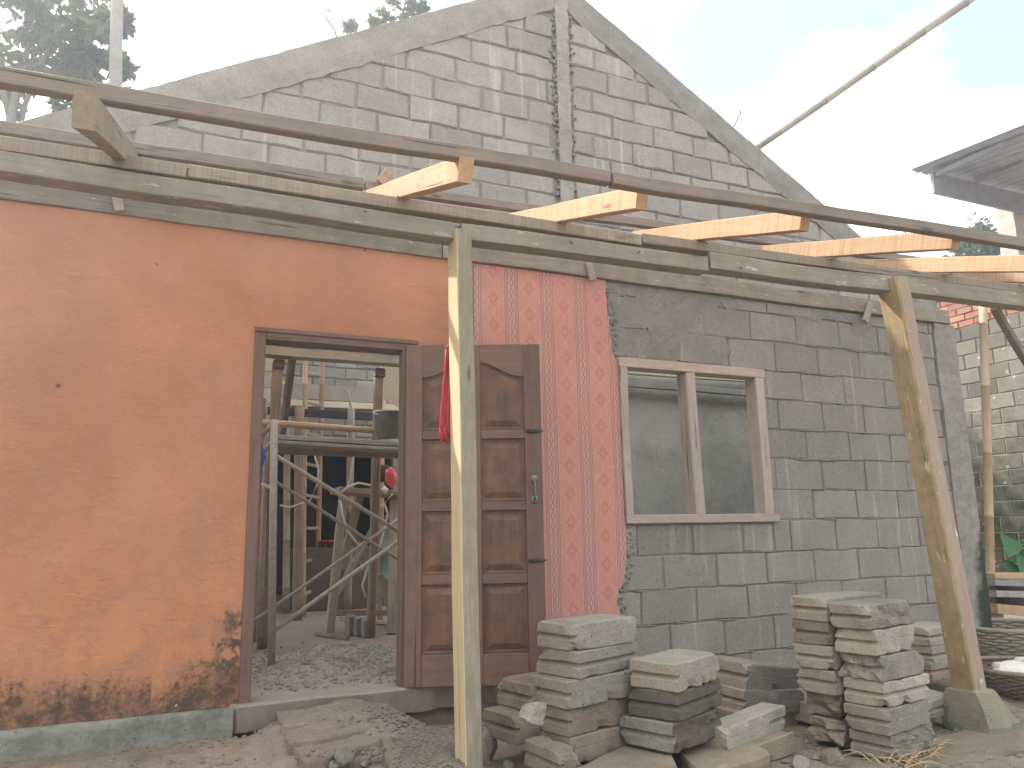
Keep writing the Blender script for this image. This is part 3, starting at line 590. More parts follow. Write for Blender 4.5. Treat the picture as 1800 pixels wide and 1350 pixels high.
for zc_ in (dz(434), dz(904)):
    b_ = MB().box((0.735, -0.003, zc_ - .012), (0.79, 0.0005, zc_ + .012), 0.001).tube([(0.725, -0.009, zc_), (0.835, -0.009, zc_)], 0.0055, 8).tube([(0.75, -0.009, zc_), (0.75, -0.024, zc_ - .006)], 0.0045, 6)
    for xx in (0.74, 0.765, 0.785, 0.81): b_.box((xx - .006, -0.017, zc_ - .010), (xx + .006, 0.0, zc_ + .010), 0.002)
    link('bolt', b_.mesh('bolt'), 'iron', DM, DL)
# window frame
WF = MB().box((WX0, -0.030, WZ0), (WX1 + 0.045, 0.10, WZ0 + 0.060), 0.004).obj('window_frame', 'win', FW)
MB().box((WX0 - 0.005, -0.030, WZ1 - 0.068), (WX1 + 0.01, 0.10, WZ1), 0.004).obj('head', 'win', WF)
for a, b in ((WX0, WX0 + 0.062), (WX1 - 0.085, WX1)): timber('jamb', ((a + b) / 2, 0.035, WZ0 + 0.061), ((a + b) / 2, 0.035, WZ1 - 0.069), 0.125, b - a, 'win', WF, up=(1, 0, 0), wob=0.003, ch=0.006)
timber('mullion', (3.485, 0.035, WZ0 + 0.061), (3.465, 0.035, WZ1 - 0.069), 0.125, 0.085, 'win', WF, up=(1, 0, 0), wob=0.004, ch=0.008)

# ------------------------------------------------------------------ gable wall behind
GY = 1.3
GW = thing('gable_wall', 'tall grey block gable wall with central concrete column rising behind the porch timbers', 'wall', (3.2, GY, 0))
gtop = lambda x: 6.15 - 0.571 * abs(x - 3.2)
CP = 0.31
gpoly = [(-4, 2.74), (8.0, 2.74), (8.0, gtop(8.0) - CP), (3.2, 6.15 - CP), (-3.0, gtop(-3.0) - CP), (-4, 2.74)]
gpoly = [(-2.55, 2.74), (8.0, 2.74), (8.0, gtop(8.0) - 0.1), (3.2, 6.15 - 0.1), (-2.55, gtop(-2.55) - 0.02)]
MB().rings([[(x, GY + 0.015, z) for x, z in gpoly], [(x, GY + 0.15, z) for x, z in gpoly]]).obj('mortar_bed', 'gable_mortar', GW)
rd = random.Random(5); k = 0; z0 = 4.326 - 0.2275 * 7
while z0 < 5.9:
    z1 = z0 + 0.2275; off = (3.524 if k % 2 else 3.735) + rd.uniform(-.04, .04)
    for side in (0, 1):
        a = off - BL * 18 if side == 0 else off - BL
        lim0, lim1 = (-2.5, 3.125) if side == 0 else (3.295, 8.0)
        while a < lim1:
            b = a + BL + rd.uniform(-.02, .02); x0, x1 = max(a, lim0), min(b, lim1); a = b
            if x1 - x0 < 0.07: continue
            j = rd.uniform(.006, .014); tl = rd.uniform(-.006, .006)
            poly = [(x0 + j, z0 + j * .8 + tl), (x1 - j, z0 + j * .8 - tl), (x1 - j, z1 - j * .8 - tl), (x0 + j, z1 - j * .8 + tl)]
            poly = clip(poly, 0.571, 1.0, 6.15 - CP + 0.571 * 3.2); poly = clip(poly, -0.571, 1.0, 6.15 - CP - 0.571 * 3.2) if len(poly) > 2 else poly
            if len(poly) < 3 or abs(area(poly)) < 0.008: continue
            masonry(poly, lambda a_, d_, z_: Vector((a_, GY + d_, z_)), rd.uniform(-.006, .007), 0.08, 0.012, rd, 0.008).obj('concrete_block', 'gable_block', GW)
    z0 = z1; k += 1
# cast coping along both slopes
for sgn in (-1, 1):
    L = 6.6 if sgn < 0 else 4.8; rings = []; n = int(L / 0.06)
    for i in range(n + 1):
        x = 3.2 + sgn * (L * i / n); zt = gtop(x)
        r = []
        for (dy, dz_) in ((-0.008, -CP - 0.02), (-0.016, -CP * .66), (-0.012, -CP * .33), (-0.008, -0.012), (0.01, 0.0), (0.16, 0.0), (0.17, -0.1), (0.17, -CP)):
            p = Vector((x, GY + dy, zt + dz_)); r.append(p + Vector((0, nz(p, 7, 3) * 0.012 + nz(p, 24, 4) * 0.008, nz(p, 9, 6) * (0.022 if dz_ < -0.2 else 0.004) + nz(p, 30, 8) * 0.007)))
        rings.append(r)
    MB().rings(rings).obj('coping', 'cast', GW)
rough_box((3.14, GY - 0.022, 2.74), (3.275, GY + 0.10, 6.0), 0.045, 0.012, 9).obj('column', 'cast', GW)
tri = MB()
for i in range(260):
    zz = rd.uniform(2.8, 5.85); xx = rd.choice((3.128, 3.285)) + rd.gauss(0, .02); s = rd.uniform(.006, .02); tri.box((xx - s, GY - 0.022, zz - s), (xx + s, GY + 0.02, zz + s * rd.uniform(.5, 1.6)), s * .4)
kind(tri.obj('mortar_crumb', 'mortar', GW), 'stuff')
MB().box((-3, GY, 2.27), (2.2, GY + 0.15, 2.738), 0.004).obj('lintel', 'cast', GW)
MB().box((2.2, GY, -0.1), (8.0, GY + 0.15, 2.738), 0.004).obj('plastered_wall', 'inner_plaster', GW)
MB().box((-3, GY, -0.1), (0.25, GY + 0.15, 2.268), 0.004).obj('plastered_wall', 'inner_plaster', GW)
# bent tie wires sticking out of the coping
for pts in ([(593, 70), (588, 52), (572, 30), (570, 20), (580, 18)], [(1290, 223), (1296, 210), (1302, 200), (1302, 194)], [(1506, 407), (1510, 398), (1511, 394)]):
    MB().tube([py(u, v, GY + 0.07 - 0.02 * i) for i, (u, v) in enumerate(pts)], 0.006, 6).obj('tie_wire', 'wire', GW)
# two battens standing before the plaster, seen through the window
for (a, b, c_, d_) in ((1090, 652, 1330, 668), (1090, 674, 1330, 694)):
    timber('cross_batten', py(a - 30, a and b - 3, 1.20), py(c_ + 60, d_ + 4, 1.20), 0.05, 0.055, 'ply' if b < 660 else 'plank_grey', GW)

# ------------------------------------------------------------------ porch roof frame
RF = thing('porch_roof_frame', 'open timber porch roof frame of beams, sawn rafters and battens across the front wall', 'roof frame', (2, -1.1, 2.3))
def beam_on(name, ua, va, ub, vb, off, w_, h_, mat, lift=0.0, **kw):
    a = pb(ua, va, off - w_ / 2); b = pb(ub, vb, off - w_ / 2); d = Vector((0, w_ / 2, h_ / 2 + lift)); return timber(name, a + d, b + d, w_, h_, mat, RF, **kw)
beam_on('eaves_beam', -160, 278, 801, 419, 0, 0.10, 0.088, 'green_beam', wob=0.006)
beam_on('eaves_beam', 812, 421, 1247, 474, 0, 0.10, 0.085, 'green_beam', wob=0.005)
beam_on('eaves_beam', 1251, 472, 1950, 557, 0, 0.10, 0.100, 'green_beam', wob=0.006)
beam_on('bearer_beam', -160, 278, 326, 345.5, 0.005, 0.085, 0.064, 'grey_beam', lift=0.092, wob=0.005)
beam_on('bearer_beam', 328, 345.5, 1130, 459, 0.005, 0.085, 0.062, 'grey_beam', lift=0.090, wob=0.005)
beam_on('bearer_beam', 1132, 459, 1950, 557, 0.005, 0.085, 0.058, 'grey_beam', lift=0.103, wob=0.005)
RAF = [((167, 222), (223, 277), -1), ((809, 315), (700, 345), 1), ((1123, 362), (977, 387), 1), ((1413, 400), (1225, 420), 1), ((1680, 435), (1453, 448), 1), (None, (1654, 477), 1), (None, (1790, 493), 1)]
for i, (po, pi_, s) in enumerate(RAF):
    Pi = pb(pi_[0], pi_[1], -0.04); sl_ = 0.31
    if po:
        Po = px(po[0], po[1], Pi.x); sl_ = (Pi.z - Po.z) / (Pi.y - Po.y)
    else: Po = Pi + Vector((0, -0.92, -0.92 * sl_))
    Pn = Pi + Vector((0, 1.25, 1.25 * sl_)); d = Vector((s * 0.03, 0.015, 0.048))
    timber('rafter', Po + d, Pn + d, 0.058, 0.098, 'sawn' if i else 'grey_beam', RF, wob=0.003, ch=0.003)
# battens lying on the rafters
def batten(ua, va, ub, vb, off, w_=0.05, h_=0.058, mat='batten'):
    a = pb(ua, va, off); b = pb(ub, vb, off); d = Vector((0, w_ / 2, h_ / 2)); timber('batten', a + d, b + d, w_, h_, mat, RF, wob=0.006)
batten(-120, 124, 1076, 319, -0.90); batten(1079, 322, 1900, 448, -0.90, 0.05, 0.055)
batten(-120, 214, 640, 331, 0.72, 0.05, 0.066); batten(643, 333, 1960, 508, 0.72, 0.05, 0.055)
timber('spacer', pb(668, 322, 0.70), pb(684, 302, 0.70), 0.05, 0.03, 'sawn', RF, up=(0, -1, 0))
timber('brace', pb(1748, 540, 0.1), pb(1850, 715, 0.4), 0.045, 0.06, 'batten', RF)

# nails driven into the front of the beams
nl = random.Random(9)
for (u, v) in ((212, 262), (700, 350), (985, 392), (1235, 425), (1462, 455), (1668, 482), (640, 372), (1000, 425), (1300, 470), (1120, 445), (330, 300)):
    p = pb(u, v, -0.047); e = Vector((nl.uniform(-.012, .012), -.024, nl.uniform(-.02, .004))); MB().tube([p + Vector((0, .02, 0)), p + Vector((0, -.012, 0)), p + e], .0024, 5).tube([p + e, p + e * 1.12], .005, 6).obj('nail', 'rust', RF)
# ------------------------------------------------------------------ posts
def by_normal(o, mats, test):
    me = o.data; me.materials.clear()
    for m in mats: me.materials.append(M[m])
    R3 = WM[o].to_3x3()
    for p in me.polygons: p.material_index = test(R3 @ p.normal)
yf = yb(1.25) - 0.085
a = py(803, 400, yf); b = py(818, 1350, yf); b = a + (b - a) * ((a.z + 0.40) / (a.z - b.z))
PT = thing('wooden_post', 'slim straight timber post with bright yellow side carrying the beam in front of the door', 'post', (b.x + .04, yf + .05, b.z), 'porch posts')
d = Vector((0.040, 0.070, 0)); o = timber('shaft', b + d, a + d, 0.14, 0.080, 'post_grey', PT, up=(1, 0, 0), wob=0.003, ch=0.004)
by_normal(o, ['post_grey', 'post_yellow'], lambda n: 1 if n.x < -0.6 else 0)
s_ = py(789, 424, yf + 0.10); timber('splinter', s_ + Vector((0.008, 0, -0.14)), s_ + Vector((0.008, 0, 0)), 0.02, 0.012, 'post_yellow', PT, up=(1, 0, 0), wob=0.002, ch=0.001)
yr = yb(4.4) - 0.09
a = py(1574, 484, yr); b = py(1714, 1216, yr)
PT2 = thing('wooden_post', 'thick leaning mossy golden timber post standing on a rough stone footing', 'post', (b.x, yr, b.z), 'porch posts')
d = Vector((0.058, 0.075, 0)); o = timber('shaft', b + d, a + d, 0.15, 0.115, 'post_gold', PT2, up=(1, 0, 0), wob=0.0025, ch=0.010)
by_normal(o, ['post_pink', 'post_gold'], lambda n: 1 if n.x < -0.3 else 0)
# stone under the right post
c0 = b + d; bz = -0.29; rings = []
for z, hx0, hx1, hy in ((bz - 0.06, .085, .26, .16), (bz + 0.02, .09, .245, .16), (bz + .10, .088, .17, .14), (c0.z - .012, .078, .105, .115), (c0.z, .066, .09, .10)):
    r = []
    for q in range(24):
        t_ = 2 * pi * q / 24; cx_, sy_ = cos(t_), sin(t_); k = 1 / max(abs(cx_), abs(sy_)) * 0.55 + 0.45
        p = Vector((c0.x + cx_ * k * (hx1 if cx_ > 0 else hx0), c0.y + sy_ * k * hy, z)); r.append(p + Vector((nz(p, 6, 2), nz(p, 6, 3), nz(p, 6, 4) * .4)) * 0.03)
    rings.append(r)
tag(MB().rings(rings).obj('footing_stone', 'stone', smooth=False), 'rough tapered stone block under the foot of the leaning post', 'stone')

# red cords hanging behind the slim post
rc = MB(); cy = yf + 0.16; rdc = random.Random(3)
for i in range(9):
    x0 = 781 + i * 2.2; p0 = py(x0 + 4, 611, cy); p1 = py(772 + i * 3.1, 772 + rdc.uniform(-6, 8), cy); off = Vector((0, rdc.uniform(-.012, .012), 0))
    mid = (p0 + p1) / 2 + Vector((rdc.uniform(-.004, .004), 0, 0)); rc.tube([p0, p0 * .8 + p1 * .2 + off, mid + off, p0 * .2 + p1 * .8 + off, p1 + off, p1 + off * -1 + Vector((0.008, 0, -.004)), p1 * .9 + p0 * .1 - off], 0.0042, 6)
rc.tube([py(783, 612, cy), py(790, 607, cy), py(800, 609, cy - .02), py(804, 614, cy - .04)], 0.006, 6)
tag(rc.obj('cord_bundle', 'red_rope', smooth=True), 'bundle of red cord looped over a nail behind the slim post', 'cord')
# ------------------------------------------------------------------ loose blocks, slabs and rubble in the yard
def pg(u, v):
    p = pz(u, v, -0.2)
    for _ in range(5): p = pz(u, v, gz(p.x, p.y))
    return p
def block_mesh(name, L, W, H, groove, seed, broken='', span=(0, 1), amp=0.0028):
    rdm = random.Random(seed); nX = max(4, int(L / 0.035)); nY = max(3, int(W / 0.035)); per = []
    per += [(L * i / nX, 0.0) for i in range(nX)] + [(L, W * i / nY) for i in range(nY)] + [(L - L * i / nX, W) for i in range(nX)] + [(0.0, W - W * i / nY) for i in range(nY)]
    lv = [(0, .007, 0), (.05, 0, 0), (.25, 0, 0), (.39, 0, 0), (.41, .001, .95), (.48, 0, 1), (.60, 0, .2), (.63, 0, 0), (.86, 0, 0), (.95, 0, 0), (1, .007, 0)]
    chips = [(rdm.choice((0, L)), rdm.choice((0, W)), rdm.choice((0, -H)), rdm.uniform(.012, .036)) for _ in range(4)] + [(rdm.uniform(0, L), 0, rdm.choice((0, -H)), rdm.uniform(.012, .03)) for _ in range(3)]
    rings = []
    for f, bev, gr in lv:
        z = -f * H; r = []
        for x, y in per:
            ix = bev if x < 1e-6 else (-bev if x > L - 1e-6 else 0); iy = bev if y < 1e-6 else (-bev if y > W - 1e-6 else 0); g = 0.024
            if gr:
                if 'l' in groove and x < 1e-6: ix += g * gr
                if 'f' in groove and y < 1e-6 and span[0] * L <= x <= span[1] * L: iy += g * gr
            p = Vector((x + ix, y + iy, z))
            def wob_(f_):
                w_ = Vector((x, y, -f_ * H)); return Vector((nz(w_, 14, seed), nz(w_, 14, seed + 3), nz(w_, 11, seed + 6))) * amp + Vector((nz(w_, 40, seed), nz(w_, 40, seed + 3), nz(w_, 40, seed + 7))) * amp * .6
            q = p + (wob_(f) if not .39 < f < .63 else wob_(.39).lerp(wob_(.63), (f - .39) / .24))
            for cx_, cy_, cz_, cr_ in chips:
                c_ = Vector((cx_, cy_, cz_)); d_ = (p - c_).length
                if d_ < cr_ * 1.6: q += (Vector((L / 2, W / 2, -H / 2)) - p).normalized() * (cr_ * 1.6 - d_) * 0.55
            if 'r' in broken and x > L - 1e-6: q.x += nz((y * 2, z * 2, 0), 9, seed) * .05 + nz(p, 35, seed) * .012
            if 'l' in broken and x < 1e-6: q.x += nz((y * 2, z * 2, 3), 9, seed) * .05 + nz(p, 35, seed) * .012
            if 'f' in broken and y < 1e-6: q.y += abs(nz((x * 2, z * 2, 3), 6, seed)) * .03 + nz(p, 35, seed) * .008
            r.append(q)
        rings.append(r)
    return MB().rings(rings).mesh(name)
BI = [0]
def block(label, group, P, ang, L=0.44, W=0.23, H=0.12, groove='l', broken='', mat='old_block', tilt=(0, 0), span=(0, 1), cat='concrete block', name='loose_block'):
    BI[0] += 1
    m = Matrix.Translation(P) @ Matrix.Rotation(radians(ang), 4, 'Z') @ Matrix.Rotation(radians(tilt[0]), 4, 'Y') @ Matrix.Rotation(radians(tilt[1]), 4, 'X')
    mats = {'old_block': ['old_block', 'block_end'], 'damp': ['old_block', 'block_end', 'damp_block'], 'darkend': ['darkblock', 'old_block']}.get(mat, [mat])  # dark fronts here are painted shade, picked by face direction
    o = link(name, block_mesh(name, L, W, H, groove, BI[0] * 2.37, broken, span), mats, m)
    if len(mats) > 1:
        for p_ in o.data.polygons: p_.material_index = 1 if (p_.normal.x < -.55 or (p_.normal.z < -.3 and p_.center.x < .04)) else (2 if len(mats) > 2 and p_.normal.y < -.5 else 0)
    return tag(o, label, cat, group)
def stack(P, H, layers, group, ang):
    z = P.z
    for i, (du, dv, da, L, W, gr, br, mat, lab) in enumerate(layers):
        block(lab, group, Vector((P.x + du, P.y + dv, z)), ang + da, L, W, H, gr, br, mat); z -= H + 0.001
G1 = 'blocks in the stack before the door'; G2 = 'blocks in the low stack right of the door'; G3 = 'blocks in the double stack by the leaning post'
P1 = py(1007, 1098, -1.30)
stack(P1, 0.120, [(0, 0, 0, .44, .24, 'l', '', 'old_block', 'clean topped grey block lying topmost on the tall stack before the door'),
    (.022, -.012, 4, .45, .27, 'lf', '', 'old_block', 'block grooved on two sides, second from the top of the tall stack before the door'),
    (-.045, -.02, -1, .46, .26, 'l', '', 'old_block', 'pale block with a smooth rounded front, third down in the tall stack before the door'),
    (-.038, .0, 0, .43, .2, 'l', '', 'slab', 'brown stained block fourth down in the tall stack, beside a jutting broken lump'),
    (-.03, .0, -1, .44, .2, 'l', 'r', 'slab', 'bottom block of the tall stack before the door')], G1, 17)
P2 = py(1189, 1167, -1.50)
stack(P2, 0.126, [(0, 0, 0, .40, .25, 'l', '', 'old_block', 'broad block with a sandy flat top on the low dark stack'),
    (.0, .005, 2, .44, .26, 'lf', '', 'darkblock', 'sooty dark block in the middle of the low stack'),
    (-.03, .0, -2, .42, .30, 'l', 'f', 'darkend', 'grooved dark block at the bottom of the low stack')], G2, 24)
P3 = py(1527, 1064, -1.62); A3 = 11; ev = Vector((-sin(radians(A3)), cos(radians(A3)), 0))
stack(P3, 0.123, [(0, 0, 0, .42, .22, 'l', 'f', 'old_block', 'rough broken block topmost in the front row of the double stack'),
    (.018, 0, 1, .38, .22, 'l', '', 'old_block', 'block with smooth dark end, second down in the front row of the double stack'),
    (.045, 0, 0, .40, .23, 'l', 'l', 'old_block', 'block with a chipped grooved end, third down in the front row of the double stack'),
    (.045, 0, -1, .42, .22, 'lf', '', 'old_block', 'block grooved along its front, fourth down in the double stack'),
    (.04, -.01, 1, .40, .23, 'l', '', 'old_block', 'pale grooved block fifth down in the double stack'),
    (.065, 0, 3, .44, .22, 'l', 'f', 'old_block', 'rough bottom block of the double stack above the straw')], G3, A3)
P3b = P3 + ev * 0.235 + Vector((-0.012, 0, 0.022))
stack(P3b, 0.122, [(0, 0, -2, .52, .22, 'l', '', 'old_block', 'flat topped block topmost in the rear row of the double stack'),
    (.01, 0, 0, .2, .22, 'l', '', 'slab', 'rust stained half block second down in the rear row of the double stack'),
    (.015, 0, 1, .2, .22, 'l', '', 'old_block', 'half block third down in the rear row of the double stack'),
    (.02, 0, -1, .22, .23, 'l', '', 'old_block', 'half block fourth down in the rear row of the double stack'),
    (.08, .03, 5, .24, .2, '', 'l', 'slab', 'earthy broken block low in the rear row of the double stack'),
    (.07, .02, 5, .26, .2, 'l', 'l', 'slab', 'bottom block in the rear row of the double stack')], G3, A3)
G0 = 'blocks lying loose among the stacks'
P0 = py(907, 1260, -1.15)
stack(P0 + Vector((0.085, 0.03, 0.126)), 0.125, [(0, 0, 0, .42, .25, 'l', '', 'slab', 'upper of two grooved brown blocks between slim post and tall stack'), (-.085, -.03, 0, .42, .25, 'l', '', 'slab', 'lower of two grooved brown blocks between slim post and tall stack')], G0, 14)
block('grooved stub sticking out from the foot of the tall stack', G0, py(985, 1325, -1.42), 14, .12, .24, .115, 'l', 'r', 'slab', (0, 4))
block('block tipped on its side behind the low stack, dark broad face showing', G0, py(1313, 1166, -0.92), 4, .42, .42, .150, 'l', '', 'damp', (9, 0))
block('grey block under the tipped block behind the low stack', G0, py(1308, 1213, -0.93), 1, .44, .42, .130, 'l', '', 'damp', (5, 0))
block('earthy lowest block under the tipped pair behind the low stack', G0, py(1300, 1252, -0.94), 6, .46, .40, .13, 'l', 'r', 'slab', (2, 0))
block('short block fallen between the tipped pair and the double stack', G0, py(1432, 1238, -1.0), 24, .26, .2, .11, 'f', 'r', 'old_block', (6, 5))
block('long pale block with a stepped groove at its right end, lying across rubble', G0, py(1276, 1281, -1.42), 21, .60, .13, .125, 'f', '', 'old_block', (-1.0, 0), (.72, 1))
block('brown block half buried under the long pale block', G0, py(1310, 1318, -1.45), 18, .44, .2, .10, '', 'r', 'slab')
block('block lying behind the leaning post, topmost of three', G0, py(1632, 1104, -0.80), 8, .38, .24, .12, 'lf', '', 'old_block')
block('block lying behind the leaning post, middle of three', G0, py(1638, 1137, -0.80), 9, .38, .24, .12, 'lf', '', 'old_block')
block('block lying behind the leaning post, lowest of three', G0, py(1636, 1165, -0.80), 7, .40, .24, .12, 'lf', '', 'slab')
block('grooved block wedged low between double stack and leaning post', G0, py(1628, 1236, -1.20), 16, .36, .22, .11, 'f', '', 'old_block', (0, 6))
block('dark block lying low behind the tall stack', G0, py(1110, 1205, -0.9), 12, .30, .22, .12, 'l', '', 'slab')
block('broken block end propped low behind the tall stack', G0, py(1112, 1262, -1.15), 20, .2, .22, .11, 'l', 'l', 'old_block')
def slab(name, label, cat, pxs, z, th, mat, group=None, n=6, amp=0.012):
    pts = [pz(u, v, z) for u, v in pxs]; per = []
    for i, p in enumerate(pts):
        q = pts[(i + 1) % len(pts)]; per += [p.lerp(q, k / n) for k in range(n)]
    c = sum(pts, Vector()) / len(pts); sd = RND.random() * 50; rings = []
    for dz_, k in ((-th, .97), (-th * .5, 1.0), (-.012, 1.0), (0, .965), (0.002, .55)):
        r = []
        for p in per:
            q = c + (p - c) * k; q.z = z + dz_; r.append(q + Vector((nz(q, 11, sd), nz(q, 11, sd + 3), nz(q, 9, sd + 6) * .5)) * amp)
        rings.append(r)
    return tag(MB().rings(rings).obj(name, mat), label, cat, group)
GS = 'earthy stone steps below the door'
slab('stone_step', 'upper earthy stone step close below the door threshold', 'step', [(486, 1249), (600, 1243), (655, 1247), (606, 1262), (497, 1274)], -0.055, 0.10, 'step', GS)
slab('stone_step', 'middle earthy stone step below the door', 'step', [(499, 1278), (600, 1262), (652, 1256), (672, 1272), (580, 1292), (506, 1303)], -0.082, 0.10, 'step', GS)
slab('stone_step', 'lowest earthy stone step, undercut over rubble', 'step', [(513, 1315), (600, 1297), (671, 1281), (668, 1302), (600, 1322), (540, 1340)], -0.115, 0.10, 'step', GS)
slab('concrete_lump', 'flat lump of old concrete studded with pebbles left of the slim post', 'rubble', [(668, 1300), (690, 1282), (750, 1272), (815, 1290), (822, 1360), (690, 1365)], -0.125, 0.12, 'slab', None, 7, 0.02)
slab('base_slab', 'flat brown slab under the front of the tall stack', 'slab', [(1008, 1352), (1098, 1308), (1178, 1318), (1192, 1345), (1150, 1375), (1020, 1390)], -0.125, 0.07, 'slab', 'flat slabs at the feet of the stacks')
slab('base_slab', 'thick dusty slab lying in front of the low dark stack', 'slab', [(1182, 1313), (1252, 1287), (1322, 1292), (1350, 1322), (1290, 1343), (1228, 1356)], -0.155, 0.085, 'slab', 'flat slabs at the feet of the stacks')
slab('earth_ledge', 'mossy earth covered rock ledge below the stone footing', 'rock', [(1560, 1330), (1640, 1295), (1740, 1270), (1850, 1255), (1850, 1300), (1740, 1330), (1640, 1350)], -0.30, 0.2, 'slab', None, 6, 0.03)
rr = random.Random(11)
def rub(u, v, r, label, dy=0.0, mat='rubble', rot=None, sub=2):
    p = pg(u, v); rad = (r * rr.uniform(.8, 1.2), r * rr.uniform(.7, 1.0), r * rr.uniform(.5, .85)) if not isinstance(r, tuple) else r
    o = rock('rubble_piece', rad, rr.randint(1, 999), mat, p + Vector((0, dy, rad[2] * 0.55)), rot or (rr.uniform(-.5, .5), rr.uniform(-.5, .5), rr.uniform(0, 6)), sub)
    return tag(o, label, 'rubble', 'rubble pieces in the yard')
rub(606, 1348, .075, 'largest pale rubble piece under the lowest stone step', sub=3)
rub(566, 1345, .04, 'small grey rubble piece left of the largest one under the steps')
rub(643, 1345, .045, 'upright grey rubble piece between stone step and concrete lump')
rub(590, 1356, .05, 'grey rubble piece at the picture edge below the steps')
rub(545, 1357, .05, 'flat grey rubble piece below the lowest step')
rub(660, 1332, (.035, .03, .05), 'dark rubble piece standing against the concrete lump', mat='slab')
rub(862, 1335, (.05, .035, .11), 'tall splintered concrete piece leaning beside the slim post', rot=(.15, -.35, .3), sub=3)
rub(848, 1345, (.03, .03, .07), 'narrow concrete splinter right behind the slim post')
rub(895, 1352, .05, 'crumbly pale rubble piece left of the tall stack')
rub(925, 1353, .04, 'crumbly rubble piece touching the tall stack foot')
rub(388, 1288, (.045, .03, .02), 'pale flat stone at the end of the mossy plinth')
rub(300, 1312, (.035, .025, .02), 'orange plaster fragment lying below the plinth', mat='brick')
rub(316, 1314, (.025, .022, .02), 'dark shard beside the orange plaster fragment', mat='darkblock')
rub(765, 1275, (.03, .025, .025), 'white and red shard under the door leaf', mat='brick')
rub(790, 1285, (.035, .03, .02), 'reddish brick bit behind the slim post', mat='brick')
rub(1395, 1243, (.10, .05, .04), 'lumpy mortar piece on top of the long pale block', dy=-.25)
rub(1490, 1318, (.16, .06, .03), 'flat grey fragment tilted at the foot of the double stack', rot=(.3, .35, .5))
rub(1535, 1330, (.13, .07, .025), 'broad flaky fragment at the foot of the double stack', rot=(.45, .1, -.3))
rub(1465, 1345, (.10, .06, .05), 'brown fragment below the long pale block', mat='slab')
rub(1405, 1352, (.07, .06, .05), 'pale fragment at the lower picture edge')
rub(1585, 1325, (.06, .04, .02), 'small flat fragment beside the straw')
rub(1440, 1222, (.09, .06, .05), 'jagged fragment behind the long pale block')
rub(1345, 1245, .06, 'jagged fragment between low stack and long block')
rub(1235, 1322, .04, 'crumb of concrete against the low stack', mat='slab')
o = rock('broken_lump', (.09, .07, .065), 77, 'old_block', py(941, 1253, -1.38), (.3, .2, .4), 3, cuts=5); tag(o, 'jutting broken lump of concrete on the left of the tall stack', 'rubble', 'rubble pieces in the yard')
o = rock('broken_lump', (.10, .08, .07), 78, 'old_block', py(1472, 1200, -1.25), (.1, .3, 1.4), 3, cuts=5); tag(o, 'ragged lump in the gap of the double stack', 'rubble', 'rubble pieces in the yard')
# gravel and crumbs strewn on the earth
gm = MB(); rg_ = random.Random(4)
def pebble(p, r):
    vs = [Vector((rg_.gauss(0, 1), rg_.gauss(0, 1), rg_.gauss(0, .7))).normalized() * r * rg_.uniform(.7, 1.2) for _ in range(6)]
    base = [(1, 0, 0), (0, 1, 0), (-1, 0, 0), (0, -1, 0), (0, 0, .7), (0, 0, -.7)]
    vs = [p + Vector(b) * r * rg_.uniform(.7, 1.25) for b in base]
    gm.add(vs, [(0, 1, 4), (1, 2, 4), (2, 3, 4), (3, 0, 4), (1, 0, 5), (2, 1, 5), (3, 2, 5), (0, 3, 5)])
for _ in range(5200):
    x = rg_.uniform(-1.2, 5.2); y = -abs(rg_.gauss(0, 1)) * 1.0 - 0.02 if rg_.random() < .8 else rg_.uniform(-2.3, -.1)
    if nz((x, y, 0), 1.7, 6) < rg_.uniform(-.4, .35): continue
    pebble(Vector((x, y, gz(x, y) + gn(x, y) + .002)), rg_.choice((.004, .005, .006, .008, .011)) * rg_.uniform(.7, 1.5))
for _ in range(700):
    p = pz(rg_.uniform(690, 815), rg_.uniform(1275, 1350), -0.12); pebble(p + Vector((0, 0, .0)), rg_.uniform(.003, .009))
for _ in range(500):
    x = rg_.gauss(1.35, .16); y = rg_.gauss(-.38, .09); pebble(Vector((x, y, gz(x, y) + gn(x, y) + .004)), rg_.uniform(.005, .016))
for _ in range(420):
    x = rg_.uniform(1.5, 4.6); y = rg_.uniform(-1.9, -.35); pebble(Vector((x, y, gz(x, y) + gn(x, y) + .004)), rg_.choice((.008, .012, .016, .022, .03)) * rg_.uniform(.7, 1.2))
for _ in range(50):
    p = pg(rg_.gauss(610, 60), rg_.uniform(1318, 1350)); pebble(p + Vector((0, 0, .01)), rg_.uniform(.006, .016))
kind(gm.obj('gravel', 'rubble'), 'stuff')
# straw at the lower right
hm = MB()
for _ in range(90):
    p = pg(rg_.gauss(1590, 32), rg_.gauss(1335, 12)); a_ = rg_.uniform(0, 6.28); L = rg_.uniform(.05, .16); e_ = Vector((cos(a_), sin(a_), rg_.uniform(-.1, .6))) * L; p = p + Vector((0, 0, .02))
    hm.tube([p, p + e_ * .5 + Vector((0, 0, .015)), p + e_], [.0028, .0028, .001], 4)
kind(hm.obj('straw', 'husk'), 'stuff')

